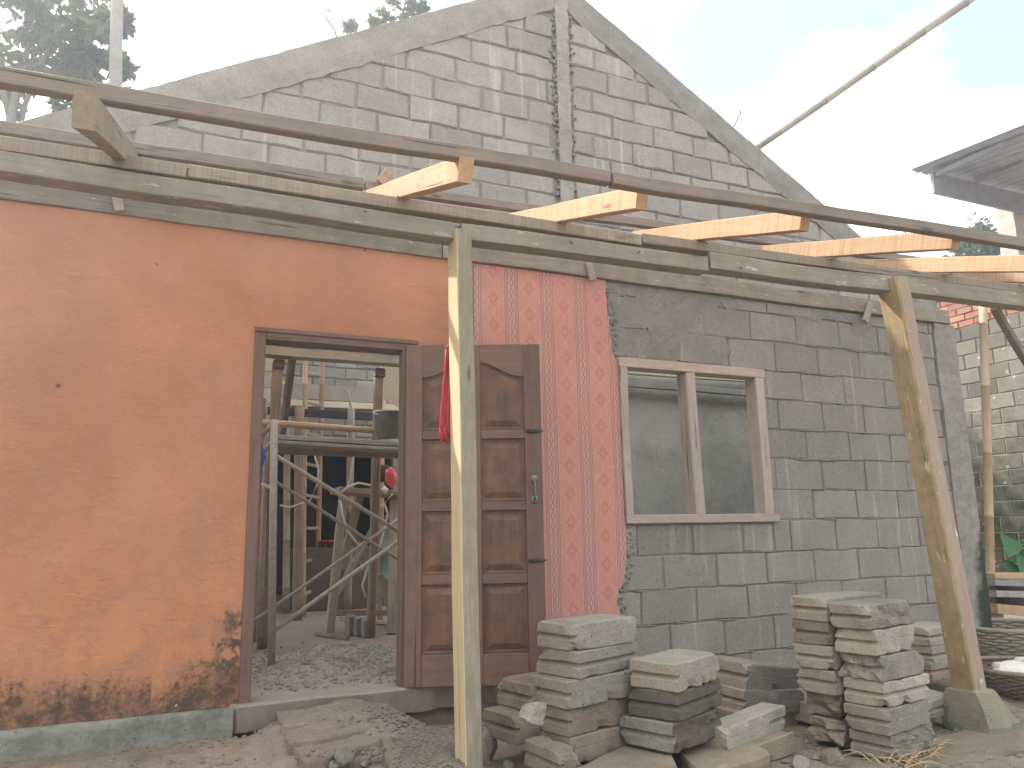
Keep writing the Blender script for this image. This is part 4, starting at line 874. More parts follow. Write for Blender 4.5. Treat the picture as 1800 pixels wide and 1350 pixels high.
# ------------------------------------------------------------------ baskets, lumber and plant beside the house corner
def basket(label, loc, r0, r1, h, mat, rows, grp='wicker baskets'):
    T = thing('wicker_basket', label, 'basket', loc, grp); wv = MB(); n = 72
    for i in range(rows):
        f = (i + .5) / rows; z = h * f; R = r0 + (r1 - r0) * (1 - (1 - f) ** 1.7); ringp = []
        for k in range(n + 1):
            t_ = 2 * pi * k / n; rr_ = R + 0.010 * (1 if i % 2 else -1) * cos(18 * t_); ringp.append(Vector((loc[0] + rr_ * cos(t_), loc[1] + rr_ * sin(t_), loc[2] + z + .004 * nz((cos(t_), sin(t_), i), 2, i))))
        wv.tube(ringp, h / rows * 0.50, 5, False)
    kind(wv.obj('weave', mat, T, smooth=True), 'stuff'); st = MB()
    for k in range(36):
        t_ = 2 * pi * k / 36; st.tube([(loc[0] + (r0 + (r1 - r0) * (1 - (1 - f) ** 1.7)) * cos(t_), loc[1] + (r0 + (r1 - r0) * (1 - (1 - f) ** 1.7)) * sin(t_), loc[2] + h * f) for f in (0, .25, .5, .75, 1)], .007, 5)
    kind(st.obj('stake', mat, T, smooth=True), 'stuff')
    MB().tube([(loc[0] + r1 * cos(2 * pi * k / 40), loc[1] + r1 * sin(2 * pi * k / 40), loc[2] + h) for k in range(41)], .018, 8, False).obj('rim', mat, T, smooth=True)
    MB().rings([[(loc[0] + (r0 - .01) * cos(2 * pi * k / 30), loc[1] + (r0 - .01) * sin(2 * pi * k / 30), loc[2] + z) for k in range(30)] for z in (.0, .02)]).obj('bottom', mat, T)
    return T
pb1 = py(1782, 1100, -0.25); basket('larger grey wicker basket behind the leaning post', (pb1.x, pb1.y, -0.28), .30, .42, pb1.z + .28, 'wicker', 15)
pb2 = py(1800, 1172, -0.80); basket('dark shiny wicker basket holding white sacks', (pb2.x, pb2.y, -0.30), .26, .38, pb2.z + .30, 'wicker_dark', 12)
def crumple(name, label, cat, loc, r, mat, seed, grp=None):
    bm = bmesh.new(); bmesh.ops.create_icosphere(bm, subdivisions=3, radius=1)
    for v in bm.verts:
        p = v.co.copy(); k = 1 + .28 * nz(p, 1.6, seed) + .16 * abs(nz(p, 4, seed + 2)); v.co = Vector((p.x * r[0], p.y * r[1], p.z * r[2])) * k
    me = bpy.data.meshes.new(name); bm.to_mesh(me); bm.free(); return tag(link(name, me, mat, Matrix.Translation(Vector(loc))), label, cat, grp)
crumple('white_sack', 'crumpled white sack in the dark basket, left piece', 'sack', (pb2.x - .17, pb2.y - .04, pb2.z - .02), (.14, .13, .07), 'paper_white', 3, 'white sacks in the basket')
crumple('white_sack', 'crumpled white sack in the dark basket, right piece', 'sack', (pb2.x + .10, pb2.y - .03, pb2.z - .03), (.16, .16, .08), 'paper_white', 9, 'white sacks in the basket')
GL = 'lumber stacked by the boundary wall'
for (u, v, u2, v2, w_, mat, lab) in ((1725, 1012, 1850, 1010, .05, 'bamboo', 'thin pale pole topmost on the lumber pile'), (1725, 1022, 1850, 1026, .07, 'plank_grey', 'grey plank under the pale pole on the lumber pile'),
        (1728, 1042, 1850, 1046, .06, 'plank_grey', 'dusty grey board in the middle of the lumber pile'), (1730, 1068, 1850, 1080, .09, 'sawn', 'reddish fresh board low on the lumber pile'), (1740, 1082, 1850, 1098, .06, 'ply', 'pale board at the bottom of the lumber pile')):
    tag(timber('lumber_board', py(u, v, 0.55), py(u2, v2, 0.50), .28, w_, mat), lab, 'board', GL)
plt = MB().box(tuple(py(1750, 1085, .8)), tuple(py(1850, 1000, .95)), .01).obj('dark_crate', 'darkroom'); tag(plt, 'dark wooden crate behind the lumber pile', 'crate')
bp = thing('bamboo_pole', 'upright bamboo pole standing before the mouldy boundary wall', 'bamboo pole', py(1744, 1090, 0.75), 'bamboo poles'); pole('culm', py(1744, 1092, 0.75), py(1727, 535, 0.62), .045, .040, 'bamboo', bp, nodes=.62)
bp = thing('bamboo_pole', 'long bamboo pole slanting up into the sky from behind the gable', 'bamboo pole', py(1322, 266, 1.52), 'bamboo poles'); pole('culm', py(1318, 269, 1.52), py(1790, -62, 0.3), .036, .052, 'bamboo_grey', bp, nodes=.72, n=12)
def leaf_pts(base, d, L, W_, up, fold=.2):
    d = d.normalized(); s = d.cross(up).normalized(); n = s.cross(d)
    return [base, base + d * L * .35 + s * W_ * .5 + n * fold * W_, base + d * L * .75 + s * W_ * .33 + n * fold * W_ * .6 - up * L * .06, base + d * L - up * L * .15, base + d * L * .75 - s * W_ * .33 + n * fold * W_ * .6 - up * L * .06, base + d * L * .35 - s * W_ * .5 + n * fold * W_, base + d * L * .4], [(0, 1, 6), (1, 2, 6), (2, 3, 6), (3, 4, 6), (4, 5, 6), (5, 0, 6)]
PL = thing('leafy_plant', 'broad leaved green plant growing by the mouldy boundary wall', 'plant', py(1800, 1010, .75))
q0 = py(1805, 1012, .75)
MB().tube([q0, q0 + Vector((-.03, 0, .2)), q0 + Vector((-.1, 0, .38))], .012, 6).obj('stem', 'leaf_plant', PL)
for i, (u, v, dx_, dz_, L) in enumerate(((1768, 940, -.6, -.5, .34), (1790, 950, .6, -.4, .30), (1796, 975, -.8, -.6, .26), (1800, 930, .5, .5, .3), (1775, 985, -.7, -.7, .22), (1800, 1000, .2, -.8, .22))):
    b_ = py(u, v, .72 - .05 * (i % 3)); vs_, fs_ = leaf_pts(b_, Vector((dx_, -.5, dz_)), L, L * .75, Vector((.1, -.7, .7)).normalized()); link('leaf', meshof('leaf', vs_, fs_, True), 'leaf_plant', None, PL)

# ------------------------------------------------------------------ boundary wall on the right
BX = 10.0
BW = thing('boundary_wall', 'tall mouldy grey block wall topped with red bricks on the right', 'wall', (BX, 2.3, -0.2))
MB().box((BX + 0.012, 0.3, -0.4), (BX + .18, 5.2, 3.95)).obj('mortar_bed', 'mortar', BW)
rd = random.Random(31); z = -0.25; k = 0
while z < 3.42:
    h = 0.200; a = 0.4 - (k % 2) * .2
    while a < 5.1:
        b = a + .41
        masonry([(a + .006, z + .006), (b - .006, z + .006), (b - .006, z + h - .006), (a + .006, z + h - .006)], lambda y_, d_, z_: Vector((BX + d_, y_, z_)), rd.uniform(-.004, .006), .06, .008, rd, .004).obj('concrete_block', 'wall_old', BW); a = b
    z += h; k += 1
for c_ in range(5):
    a = 0.4 - (c_ % 2) * .11
    while a < 5.1:
        b = a + .23; masonry([(a + .006, z + .006), (b - .006, z + .006), (b - .006, z + .082), (a + .006, z + .082)], lambda y_, d_, z_: Vector((BX + d_, y_, z_)), rd.uniform(-.012, .006), .06, .006, rd, .003, False).obj('brick', 'brick', BW); a = b
    z += .09

# ------------------------------------------------------------------ neighbour's house, pole and trees
NH = thing('neighbour_house', 'corner of a neighbouring house with a corrugated metal eave and concrete column', 'house', (11, 1.5, 0))
c0 = py(1601, 300, 3.4); rows = []
ex = Vector((1, 0, 0)); ed_ = Vector((0, -1, -0.085))
vs = []; nxr, nyr = 200, 2; Lx, Ly = 5.0, 5.5
for j in range(2):
    for i in range(nxr + 1):
        x = Lx * i / nxr; wv_ = 0.022 * (1 if (x / .19) % 1 < .34 else (0 if (x / .19) % 1 > .5 else 1 - ((x / .19) % 1 - .34) / .16)); p = c0 + ex * x + ed_ * (Ly * j) + Vector((0, 0, wv_)); vs.append(p)
top_ = [vs[:nxr + 1], vs[nxr + 1:]]; th = Vector((0, 0, -.012))
MB().rings([top_[0], top_[1], [p + th for p in top_[1]], [p + th for p in top_[0]], top_[0]], cap=False, closed=False).obj('roof', 'tin', NH)
f0 = py(1640, 312, 3.15); MB().box((f0.x, f0.y, f0.z - .26), (f0.x + 5, f0.y + .05, f0.z + .10), .004).obj('fascia', 'fascia', NH)
MB().box((f0.x + .05, f0.y - 5, f0.z + .02), (f0.x + .14, f0.y - .01, f0.z + .10), .004).obj('purlin', 'fascia', NH)
timber('purlin', (f0.x + 1.0, f0.y - 5, f0.z + .02), (f0.x + 1.0, f0.y - .01, f0.z + .12), .08, .10, 'fascia', NH)
c1 = py(1778, 356, 3.25); rough_box((c1.x, c1.y, 0.0), (c1.x + .30, c1.y + .3, c1.z), .12, .012, 4).obj('column', 'pale_block', NH)
UP = thing('utility_pole', 'pale concrete utility pole rising behind the left tree', 'utility pole', py(205, 330, 5.6)); q1 = py(203, 150, 5.6); q2 = py(206, -40, 5.6); q3 = q1 + (q1 - q2) * 4
MB().tube([q3, q1, q2 + (q2 - q1)], [.13, .075, .07], 12).obj('shaft', 'cast', UP, smooth=True)
def tree(label, base, blobs, nleaf, lsize, mat, limbs, seed, group='trees behind the house', name='leafy_tree', trunk_r=.12):
    T = thing(name, label, 'tree', base, group); r_ = random.Random(seed); vs = []; fs = []
    for (c, rad) in blobs:
        sub = [(c + Vector((r_.gauss(0, .5), r_.gauss(0, .5), r_.gauss(0, .5))) * rad, rad * r_.uniform(.16, .34)) for _ in range(max(5, int(nleaf / 26)))]
        for sc_, sr in sub:
            for _ in range(int(nleaf / len(sub))):
                v = Vector((r_.gauss(0, 1), r_.gauss(0, 1), r_.gauss(0, .8))); p = sc_ + v.normalized() * sr * (r_.random() ** .5)
                d = Vector((r_.gauss(0, 1), r_.gauss(0, 1), r_.gauss(-.3, .7))).normalized(); L = lsize * r_.uniform(.6, 1.3); n = Vector((r_.gauss(0, .5), r_.gauss(0, .5), 1)).normalized(); s = d.cross(n).normalized() * L * .26
                o = len(vs); vs += [p, p + d * L * .45 + s - n * L * .03, p + d * L, p + d * L * .45 - s - n * L * .03]; fs += [(o, o + 1, o + 2), (o, o + 2, o + 3)]
    me = bpy.data.meshes.new('crown'); me.from_pydata([tuple(v) for v in vs], [], fs); link('crown', me, mat, None, T)
    lm = MB()
    for pts, r0, r1 in limbs:
        n = len(pts); lm.tube(pts, [r0 + (r1 - r0) * i / (n - 1) for i in range(n)], 7)
    lm.obj('trunk', 'bark', T, smooth=True); return T
TY = 7.0; P_ = lambda u, v, y=TY: py(u, v, y)
bl = [(P_(40, 40, 6.8), .75), (P_(110, 50, 7.2), .7), (P_(150, 110, 7.0), .55), (P_(60, 110, 7.4), .5), (P_(165, 70, 6.9), .42), (P_(130, 165, 6.9), .35), (P_(20, -60), 1.0), (P_(120, -60), 1.0), (P_(-80, 60), 1.0), (P_(175, 185, 6.9), .22), (P_(212, 40, 6.9), .10), (P_(205, 105, 6.9), .10)]
tb = P_(30, 420); lim = [([P_(30, 900), P_(25, 400), P_(20, 200), P_(38, 130), P_(60, 40)], .10, .03), ([P_(18, 205), P_(-6, 120), P_(-20, 40)], .05, .02), ([P_(38, 200), P_(75, 105), P_(92, 80), P_(130, 20)], .035, .012), ([P_(60, 150), P_(62, 110), P_(55, 70)], .02, .01), ([P_(28, 260), P_(45, 190), P_(52, 150), P_(110, 110)], .03, .01)]
tree('leafy tree with dense dark foliage beyond the left end of the gable', (tb.x, tb.y, 0), bl, 360, .19, 'leaf', lim, 3)
P2_ = lambda u, v: py(u, v, 10.0)
tree('treetop peeping over the left slope of the gable', (P2_(700, 300).x, 10, 0), [(P2_(700, 22), .30), (P2_(725, 10), .28), (P2_(680, 40), .2), (P2_(745, 40), .15), (P2_(660, 36), .12), (P2_(612, 46), .10), (P2_(740, 12), .2)], 150, .16, 'leaf_pale', [([P2_(715, 1400), P2_(712, 300), P2_(705, 40), P2_(715, -10)], .08, .015), ([P2_(700, 150), P2_(640, 90), P2_(612, 50)], .03, .008), ([P2_(705, 120), P2_(670, 60), P2_(662, 36)], .02, .006)], 5)
P3_ = lambda u, v: py(u, v, 9.0)
tree('rounded dark tree beyond the boundary wall under the neighbour eave', (P3_(1740, 430).x, 9, 0), [(P3_(1745, 455), 1.0), (P3_(1710, 440), .55), (P3_(1780, 440), .7), (P3_(1730, 425), .3), (P3_(1700, 480), .7), (P3_(1640, 500), .6)], 900, .2, 'leaf', [([P3_(1745, 1100), P3_(1745, 600), P3_(1742, 450)], .16, .05)], 8)
PT_ = thing('palm_tree', 'palm crown with thin fronds low beyond the gable end', 'palm tree', (P3_(1620, 600).x, 8.2, 0), 'trees behind the house'); pc = py(1622, 475, 8.2)
MB().tube([pc + Vector((.1, 0, -7)), pc + Vector((.1, 0, -3)), pc], [.16, .13, .1], 8).obj('trunk', 'bark', PT_, smooth=True)
r_ = random.Random(2)
for i in range(13):
    a_ = 2 * pi * i / 13 + r_.uniform(-.2, .2); fr_ = MB(); L = r_.uniform(1.3, 1.9); dirv = Vector((cos(a_), sin(a_), 0)); pts = [pc + dirv * L * s_ + Vector((0, 0, .9 * s_ - 1.5 * s_ * s_)) * L * .6 for s_ in [k_ / 9 for k_ in range(10)]]
    fr_.tube(pts, [.02 - .0018 * k_ for k_ in range(10)], 5); sd = Vector((-dirv.y, dirv.x, 0))
    for k_ in range(1, 10):
        for h_ in (0, .5):
            b_ = pts[k_ - 1].lerp(pts[k_], h_)
            for sg in (-1, 1):
                e_ = b_ + sd * sg * L * .30 * (1 - .05 * k_) + dirv * L * .12 - Vector((0, 0, L * .10)); w_ = dirv * .022; fr_.add([b_ - w_, b_ + w_, e_], [(0, 1, 2)])
    fr_.obj('frond', 'leaf_pale', PT_)
TW = thing('leafy_tree', 'sparse twigs with few leaves behind the porch rafters', 'tree', (py(1620, 600, 6).x, 6, 0), 'trees behind the house')
MB().tube([py(1630, 900, 6), py(1622, 430, 6), py(1616, 404, 6)], [.03, .012, .005], 6).tube([py(1622, 430, 6), py(1600, 420, 6), py(1596, 400, 6)], [.01, .007, .004], 5).tube([py(1620, 415, 6), py(1632, 398, 6)], [.006, .004], 5).obj('trunk', 'bark', TW)
vs_ = MB()
for _ in range(40):
    u, v = r_.choice(((1600, 412), (1612, 402), (1622, 404), (1630, 400), (1597, 402))); b_ = py(u + r_.gauss(0, 5), v + r_.gauss(0, 4), 6 + r_.gauss(0, .05)); q, f_ = leaf_pts(b_, Vector((r_.gauss(0, 1), r_.gauss(0, 1), r_.gauss(0, 1))), .07, .03, Vector((0, 0, 1))); vs_.add(q, f_)
vs_.obj('crown', 'leaf_pale', TW)
# ------------------------------------------------------------------ inside: what the doorway shows
rough_box((-2.9, GY + .01, 2.195), (2.19, GY + .145, 2.264), .1, .004, 2).obj('formwork_board', 'oldwood', GW)
BKY = 6.0
BK = thing('back_wall', 'far grey block wall above a dark opening, seen through the doorway', 'wall', (1.5, BKY, 0))
zb = 2.02
MB().box((-1.5, BKY + .012, zb), (6, BKY + .15, 4.3)).box((2.9, BKY + .012, 0), (6, BKY + .15, zb)).box((-1.5, BKY + .012, 0), (.95, BKY + .15, zb)).obj('mortar_bed', 'gable_mortar', BK)
rd = random.Random(8); z = zb; k = 0
while z < 4.2:
    if not 2.52 < z < 2.80:
        a = 0.4 - (k % 2) * .15
        while a < 3.4:
            b = a + .30; masonry([(a + .008, z + .008), (b - .008, z + .008), (b - .008, z + .152), (a + .008, z + .152)], lambda a_, d_, z_: Vector((a_, BKY + d_, z_)), rd.uniform(-.010, .004), .05, .012, rd, .008, True).obj('concrete_block', 'far_block', BK); a = b
    z += .16; k += 1
rough_box((-1.5, BKY - .06, 2.665), (6, BKY + .10, 2.875), .15, .012, 6).obj('ring_beam', 'cast', BK)
timber('formwork_board', (-1.5, BKY - .08, 2.615), (6, BKY - .08, 2.60), .06, .085, 'ply', BK)
q = py(440, 700, 4.9).x; q2 = py(481, 700, 4.9).x
PW = thing('side_wall', 'pale block wall piece at the far left inside the doorway', 'wall', (q, 4.9, 0)); rd = random.Random(3); z = 0
MB().box((q - 1, 4.915, 0), (q2, 5.05, 4.2)).obj('mortar_bed', 'mortar', PW)
while z < 4.1:
    a = q - .9 - (.2 if int(z / .2) % 2 else 0)
    while a < q2 - .03:
        b = min(a + .4, q2); masonry([(a + .004, z + .004), (b - .004, z + .004), (b - .004, z + .196), (a + .004, z + .196)], lambda a_, d_, z_: Vector((a_, 4.905 + d_, z_)), 0, .05, .005, rd, .002, False).obj('concrete_block', 'pale_block', PW); a = b
    z += .2
MB().rings([[(x, y, 2.75 + .12 * (y - 1.5) + .1 * (x + 4) + dz__) for x in (-4.5, .55) for y in ((1.47, 6.0) if x < 0 else (6.0, 1.47))] for dz__ in (0, .03)]).obj('roof_sheet', 'tin', BK)  # added sheet, out of view, keeping direct sun off the floor heap
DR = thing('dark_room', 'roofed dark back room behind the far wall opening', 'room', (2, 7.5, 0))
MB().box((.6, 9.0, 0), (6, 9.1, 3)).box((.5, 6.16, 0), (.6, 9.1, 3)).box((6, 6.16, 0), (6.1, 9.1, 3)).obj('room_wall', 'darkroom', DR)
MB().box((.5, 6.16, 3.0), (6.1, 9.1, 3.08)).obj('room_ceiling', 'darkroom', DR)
tag(MB().box((1.5, 8.0, .0), (2.2, 8.5, 1.5), .01).box((1.48, 7.97, 1.0), (2.22, 8.0, 1.06), .004).box((1.48, 7.97, .5), (2.22, 8.0, .56), .004).obj('wooden_cabinet', 'frame'), 'dim wooden cabinet inside the dark back room', 'cabinet')
GP = 'props and posts inside the doorway'
def prop(label, p0, p1, r, mat, cap=None, nodes=0):
    T = thing('support_prop', label, 'prop', p0, GP); pole('shaft', p0, p1, r, r * .95, mat, T, nodes=nodes)
    if cap: MB().box((p1[0] - .040, p1[1] - .040, p1[2] - .04), (p1[0] + .040, p1[1] + .040, p1[2] + .03), .006).obj('prop_head', cap, T)
    return T
prop('leaning brown prop with rusty head just inside the left door jamb', pz(459, 1140, 0), py(490, 640, 1.40), .043, 'brownpost', 'rust')
prop('upright brown prop with dark head near the right door jamb', pz(652, 1120, 0), py(667, 655, 1.42), .040, 'brownpost', 'rust')
prop('thin bamboo prop beside the ladder, brown', pz(523, 1090, 0), py(527, 716, 4.1), .055, 'brownpost')
prop('pale bamboo upright close behind the left door jamb', pz(449, 1128, 0), py(462, 700, 1.9), .028, 'bamboo', nodes=.4)
prop('grey bamboo upright between leaning prop and ladder', pz(503, 1078, 0), py(505, 690, 4.6), .04, 'bamboo_grey', nodes=.5)
prop('bamboo upright beyond the trestle', pz(668, 1058, 0), py(672, 700, 4.9), .04, 'bamboo', nodes=.5)
prop('thin pale post right of the ladder', pz(612, 1075, 0), py(617, 718, 4.2), .045, 'oldwood')
tag(timber('slanting_timber', py(495, 770, 2.1), py(514, 628, 1.9), .05, .07, 'batten'), 'short dark timber slanting beside the leaning prop', 'timber')
LD = thing('bamboo_ladder', 'tall pale bamboo ladder leaning inside the doorway', 'ladder', pz(545, 1075, 0)); a0, b0 = pz(533, 1085, 0), pz(557, 1066, 0); a1, b1 = py(537, 600, 4.75), py(567, 600, 4.75)
pole('rail', a0, a1, .032, .028, 'bamboo', LD, nodes=.4); pole('rail', b0, b1, .032, .028, 'bamboo', LD, nodes=.4)
for i in range(9): f_ = .07 + i * .115; timber('rung', a0.lerp(a1, f_), b0.lerp(b1, f_), .03, .035, 'oldwood', LD)
SF = thing('steel_scaffold', 'dusty steel scaffold frame with crossing braces inside the doorway', 'scaffold', pz(477, 1172, 0)); y_ = pz(477, 1172, 0).y
def pipe(nm, a, b, r=.021): return MB().tube([a, (Vector(a) + Vector(b)) / 2, b], r, 8).obj(nm, 'steel', SF, smooth=True)
pipe('upright', pz(477, 1172, 0), py(482, 738, y_), .026); pipe('upright', py(455, 1120, y_ + .55), py(470, 770, y_ + .55), .02)
pipe('top_rail', py(420, 795, y_ + .6), py(482, 745, y_)); pipe('side_rail', py(425, 830, y_ + .6), py(480, 775, y_), .016); pipe('side_rail', py(460, 850, y_ + .5), py(482, 860, y_), .014)
pipe('cross_brace', py(486, 802, y_), py(730, 952, y_ + .35), .017); pipe('cross_brace', py(486, 848, y_ + .5), py(730, 1002, y_ + .8), .014)
pipe('cross_brace', py(440, 1096, y_ + .5), py(730, 892, y_ + .8), .014); pipe('cross_brace', py(482, 1108, y_), py(730, 930, y_ + .35), .017)
T = thing('scaffold_plank', 'grey plank platform across the scaffold carrying the bucket', 'plank', py(590, 778, 1.3)); timber('plank', py(484, 772, 1.32), py(760, 786, 1.32), .26, .036, 'plank_grey', T); timber('plank', py(484, 780, 1.30), py(760, 795, 1.30), .22, .026, 'plank_grey', T)
tag(timber('ledger', py(484, 791, 1.5), py(760, 803, 1.5), .05, .055, 'oldwood'), 'brown ledger board under the plank platform', 'board')
T = thing('bamboo_rail', 'level bamboo rail tied across the scaffold', 'bamboo rail', py(560, 750, 1.5), 'bamboo poles'); pole('culm', py(430, 740, 1.22), py(657, 757, 1.22), .026, .024, 'bamboo', T, nodes=.45)
tag(timber('black_batten', py(470, 722, 4.3), py(760, 738, 4.3), .05, .09, 'iron'), 'dark level timber between far posts', 'timber')
pbk = py(682, 770, 1.27); T = thing('plastic_bucket', 'grey plastic bucket standing on the scaffold plank', 'bucket', pbk); rt = .12
MB().rings([[(pbk.x + r * cos(2 * pi * k / 28), pbk.y + r * sin(2 * pi * k / 28), pbk.z + z) for k in range(28)] for r, z in ((.076, .0), (.08, .0), (.112, .19), (.121, .19), (.121, .203), (.109, .203), (.076, .01))], cap=True).obj('bucket_body', 'bucket', T, smooth=True)
MB().tube([(pbk.x + .119 * cos(t_), pbk.y - .02 - .05 * sin(t_), pbk.z + .19 - .03 * sin(t_)) for t_ in [pi * k / 12 for k in range(13)]], .004, 6).obj('bail', 'white_lid', T)
TR = thing('trestle', 'rough timber trestle table with splayed legs inside the doorway', 'trestle', pz(630, 1112, 0)); yt = pz(582, 1112, 0).y
timber('table_board', py(588, 862, yt + .1), py(745, 872, yt + .1), .45, .05, 'oldwood', TR)
for (u, v, u2, v2, dy) in ((604, 872, 579, 1112, 0), (632, 872, 600, 1000, .3), (692, 872, 688, 1115, 0), (600, 890, 650, 1010, .35)): timber('leg', py(u, v, yt + dy), py(u2, v2, yt + dy) if v2 < 1100 else pz(u2, v2, 0), .075, .08, 'oldwood', TR)
for (u, v, u2, v2, dy) in ((655, 875, 668, 1095, .45), (668, 1010, 690, 1085, .1)): timber('leg', py(u, v, yt + dy), py(u2, v2, yt + dy), .05, .06, 'oldwood', TR)
timber('stretcher', py(580, 1078, yt), py(745, 1078, yt), .04, .05, 'brownpost', TR); timber('stretcher', py(588, 1050, yt + .02), py(655, 930, yt + .25), .03, .055, 'plank_grey', TR)
GH = 'white hoses over the trestle'
for nm, lab, pts, yy, r in (('hose', 'white hose hanging from the far beam to the trestle', [(604, 684), (611, 688), (618, 720), (622, 760), (622, 800), (616, 840), (611, 858)], 2.5, .011), ('hose', 'white hose bowing over the trestle top', [(600, 866), (612, 856), (630, 849), (650, 853), (668, 862)], 2.25, .011),
        ('hose', 'white hose looping down below the trestle', [(598, 880), (602, 905), (612, 935), (630, 958), (650, 952), (668, 935), (680, 905)], 2.2, .010), ('hose', 'white hose curling down beside the right prop', [(690, 868), (676, 885), (682, 905), (668, 960), (644, 1005), (637, 1030), (643, 1050)], 2.2, .010), ('hose', 'thin hose hanging behind the ladder', [(553, 800), (560, 825), (558, 850), (545, 880), (510, 892), (492, 888)], 3.9, .010)):
    tag(MB().tube([py(u, v, yy) for u, v in pts], r, 7).obj(nm, 'white_hose', smooth=True), lab, 'hose', GH)
crumple('plastic_bag', 'crumpled red plastic bag on the trestle beside the right door jamb', 'bag', py(687, 838, yt), (.055, .05, .09), 'red_bag', 4)
crumple('dark_bundle', 'dark brown bundle behind the red plastic bag', 'bundle', py(676, 832, yt + .18), (.07, .06, .09), 'dark_cloth', 6)
tag(MB().rings([[(p.x + .028 * cos(2 * pi * k / 12) * s, p.y + .028 * sin(2 * pi * k / 12) * s, p.z + z) for k in range(12)] for p in (py(676, 868, yt - .1),) for z, s in ((0, .9), (.03, 1.3), (.05, 1.3), (.06, .5), (.075, .4))]).obj('small_jar', 'white_lid', smooth=True), 'tiny white jar standing on the trestle', 'jar')
# blue sheet hanging just behind the left jamb
bs = []
for i in range(15):
    f_ = i / 14; v = 762 + 205 * f_; ul, ur = 436, (455 + 13 * min(1, f_ * 5) if f_ < .22 else 468 - 8 * sm(.22, .3, f_) - 14 * sm(.3, 1, f_)); r = []
    for j in range(9): u = ul + (ur - ul) * j / 8; r.append(py(u, v, .62 + .05 * sin(j * 1.7 + f_ * 2)))
    bs.append(r)
th = Vector((0, .006, 0)); MBs = MB().rings([r + [p + th for p in r[::-1]] for r in bs]); tag(MBs.obj('blue_sheet', 'blue_cloth', smooth=True), 'blue cloth hanging just behind the left door jamb', 'cloth')
pa, pb_, pc_, pd = [py(u, v, 3.0) for u, v in ((668, 634), (705, 642), (705, 718), (668, 698))]; th = Vector((0, .012, 0))
tag(MB().rings([[pa, pb_, pc_, pd], [p + th for p in (pa, pb_, pc_, pd)]]).obj('plywood_board', 'ply'), 'pale plywood board with slanted lower edge above the bucket', 'board')
def vessel(name, label, cat, p, prof, mat, grp=None): return tag(MB().rings([[(p.x + r * cos(2 * pi * k / 24), p.y + r * sin(2 * pi * k / 24), p.z + z) for k in range(24)] for r, z in prof]).obj(name, mat, smooth=True), label, cat, grp)
pr_ = py(588, 962, 5.2); tag(MB().box((pr_.x - .5, pr_.y - .3, 0), (pr_.x + .5, pr_.y + .5, pr_.z), .01).obj('work_table', 'frame'), 'dim table under the red basin', 'table')
vessel('red_basin', 'shallow red plastic basin on a dim table in the back', 'basin', pr_, ((.10, 0), (.20, .075), (.215, .075), (.215, .085), (.19, .08), (.09, .01)), 'red_basin')
pp = pz(632, 1052, 0); T = thing('paint_pail', 'blue and white paint pail on the far floor', 'pail', pp); MB().rings([[(pp.x + r * cos(2 * pi * k / 24), pp.y + r * sin(2 * pi * k / 24), pp.z + z) for k in range(24)] for r, z in ((.12, 0), (.135, .24))]).obj('pail_body', 'blue_pail', T, smooth=True); MB().rings([[(pp.x + r * cos(2 * pi * k / 24), pp.y + r * sin(2 * pi * k / 24), pp.z + z) for k in range(24)] for r, z in ((.143, .24), (.143, .275), (.12, .28))]).obj('lid', 'white_lid', T, smooth=True)
pt = pz(680, 1062, 0); T = thing('teal_drum', 'tall dull teal drum behind the trestle', 'drum', pt); MB().rings([[(pt.x + r * cos(2 * pi * k / 28), pt.y + r * sin(2 * pi * k / 28), z) for k in range(28)] for r, z in ((.2, 0), (.2, .3), (.21, .31), (.21, .33), (.2, .34), (.2, .62), (.21, .63), (.21, .65), (.2, .66), (.2, .92), (.21, .93), (.21, .95), (.19, .95), (.18, .93))]).obj('drum_body', 'teal', T, smooth=True)
for i, lab in enumerate(('left of three small grey blocks on the floor by the right prop', 'middle of three small grey blocks on the floor by the right prop', 'right of three small grey blocks on the floor by the right prop')):
    p = pz(613 + i * 13, 1118 + i * 2, 0); tag(MB().box((p.x, p.y, 0.002), (p.x + .075, p.y + .18, .165 - .01 * i), .006).obj('small_block', 'far_block'), lab, 'concrete block', 'small blocks on the house floor')
p = pz(560, 1115, 0); tag(timber('floor_batten', pz(556, 1114, .02), pz(612, 1122, .02), .03, .03, 'batten'), 'short stick lying on the floor before the trestle', 'stick')
p = pz(610, 1090, .02); tag(timber('floor_batten', pz(600, 1086, .03), pz(720, 1098, .03), .06, .03, 'bamboo'), 'pale lath lying on the floor under the trestle', 'stick')
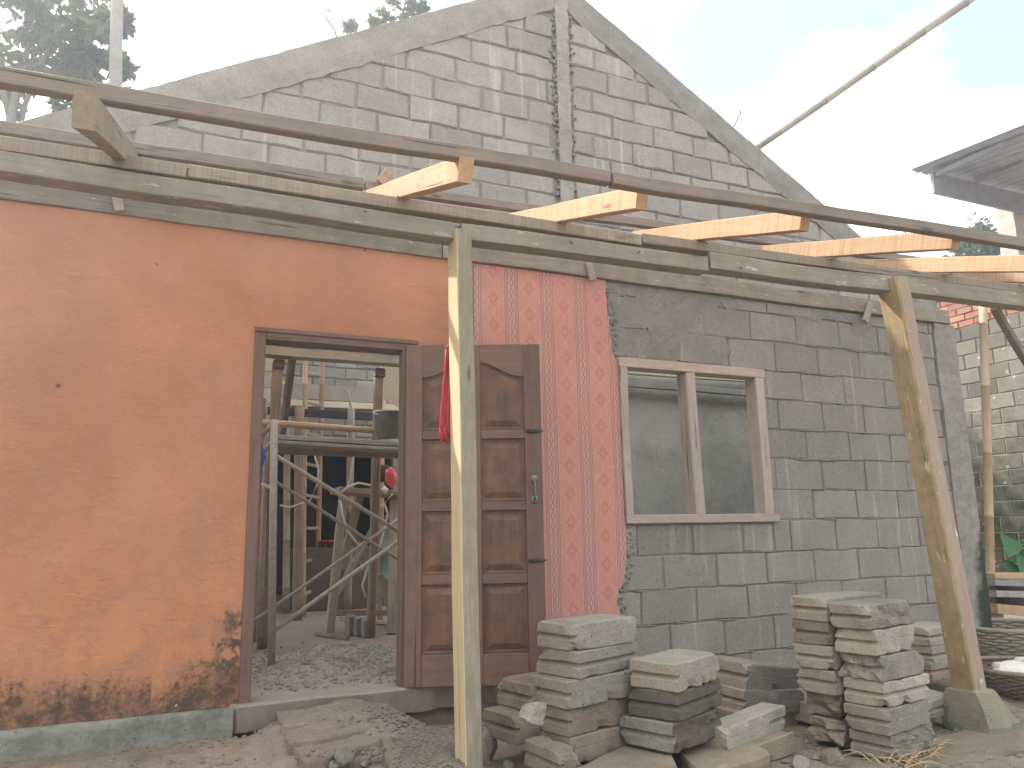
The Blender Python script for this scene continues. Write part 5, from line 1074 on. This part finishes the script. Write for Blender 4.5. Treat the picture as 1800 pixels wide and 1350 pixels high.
vl, fl_ = leaf_pts(py(491, 672, 3.2), Vector((1, 0, -.15)), .12, .06, Vector((0, -.6, .8))); tag(link('green_leaf', meshof('green_leaf', vl, fl_, True), 'green_leaf'), 'single bright green leaf beside the leaning prop', 'leaf')
# heap of sand and mortar lumps
hv = []; hf = []; n = 60; cxh, cyh = 1.12, 1.02
def hh(x, y): return max(0, .115 * math.exp(-((x - 1.22) / .34) ** 2 - ((y - 1.25) / .42) ** 2) + .075 * math.exp(-((x - .98) / .30) ** 2 - ((y - .72) / .25) ** 2) - .012)
for j in range(n + 1):
    for i in range(n + 1):
        x = cxh - .8 + 1.6 * i / n; y = cyh - .8 + 1.8 * j / n; h_ = hh(x, y); hv.append((x, y, (.004 + h_ + (.011 * nz((x, y, 0), 14, 2) + .007 * nz((x, y, 0), 34, 2)) * min(1, h_ * 14)) if h_ > 0 else -.03))
hf = [(j * (n + 1) + i, j * (n + 1) + i + 1, (j + 1) * (n + 1) + i + 1, (j + 1) * (n + 1) + i) for j in range(n) for i in range(n)]
hp = link('sand_heap', meshof('sand_heap', hv, hf, True), 'gravel'); tag(hp, 'low heap of grey sand and lumps on the floor inside the doorway', 'sand heap')
gm = MB()
for _ in range(2600):
    x = rg_.gauss(1.08, .33); y = rg_.gauss(.95, .38); r = rg_.choice((.004, .005, .006, .008, .011, .015)) * rg_.uniform(.7, 1.3)
    if y > .12 and .5 < x < 2: pebble(Vector((x, y, .004 + hh(x, y) + r * .1)), r)
kind(gm.obj('mortar_lumps', 'gravel'), 'stuff')
# ------------------------------------------------------------------ thin haze volume, added to stand in for lens glare
hm_ = bpy.data.materials.new('dusty_air'); hm_.use_nodes = True; ht = hm_.node_tree; ht.nodes.clear()
ho = ht.nodes.new('ShaderNodeOutputMaterial'); pv = ht.nodes.new('ShaderNodeVolumePrincipled')
pv.inputs['Color'].default_value = (0.90, 0.94, 1.0, 1); pv.inputs['Density'].default_value = 0.0068; pv.inputs['Anisotropy'].default_value = 0.6
ht.links.new(pv.outputs[0], ho.inputs['Volume'])
hb = MB().box((-520, -520, -1.6), (520, 520, 11.0)).obj('haze', None); hb.data.materials.append(hm_); kind(hb, 'stuff')
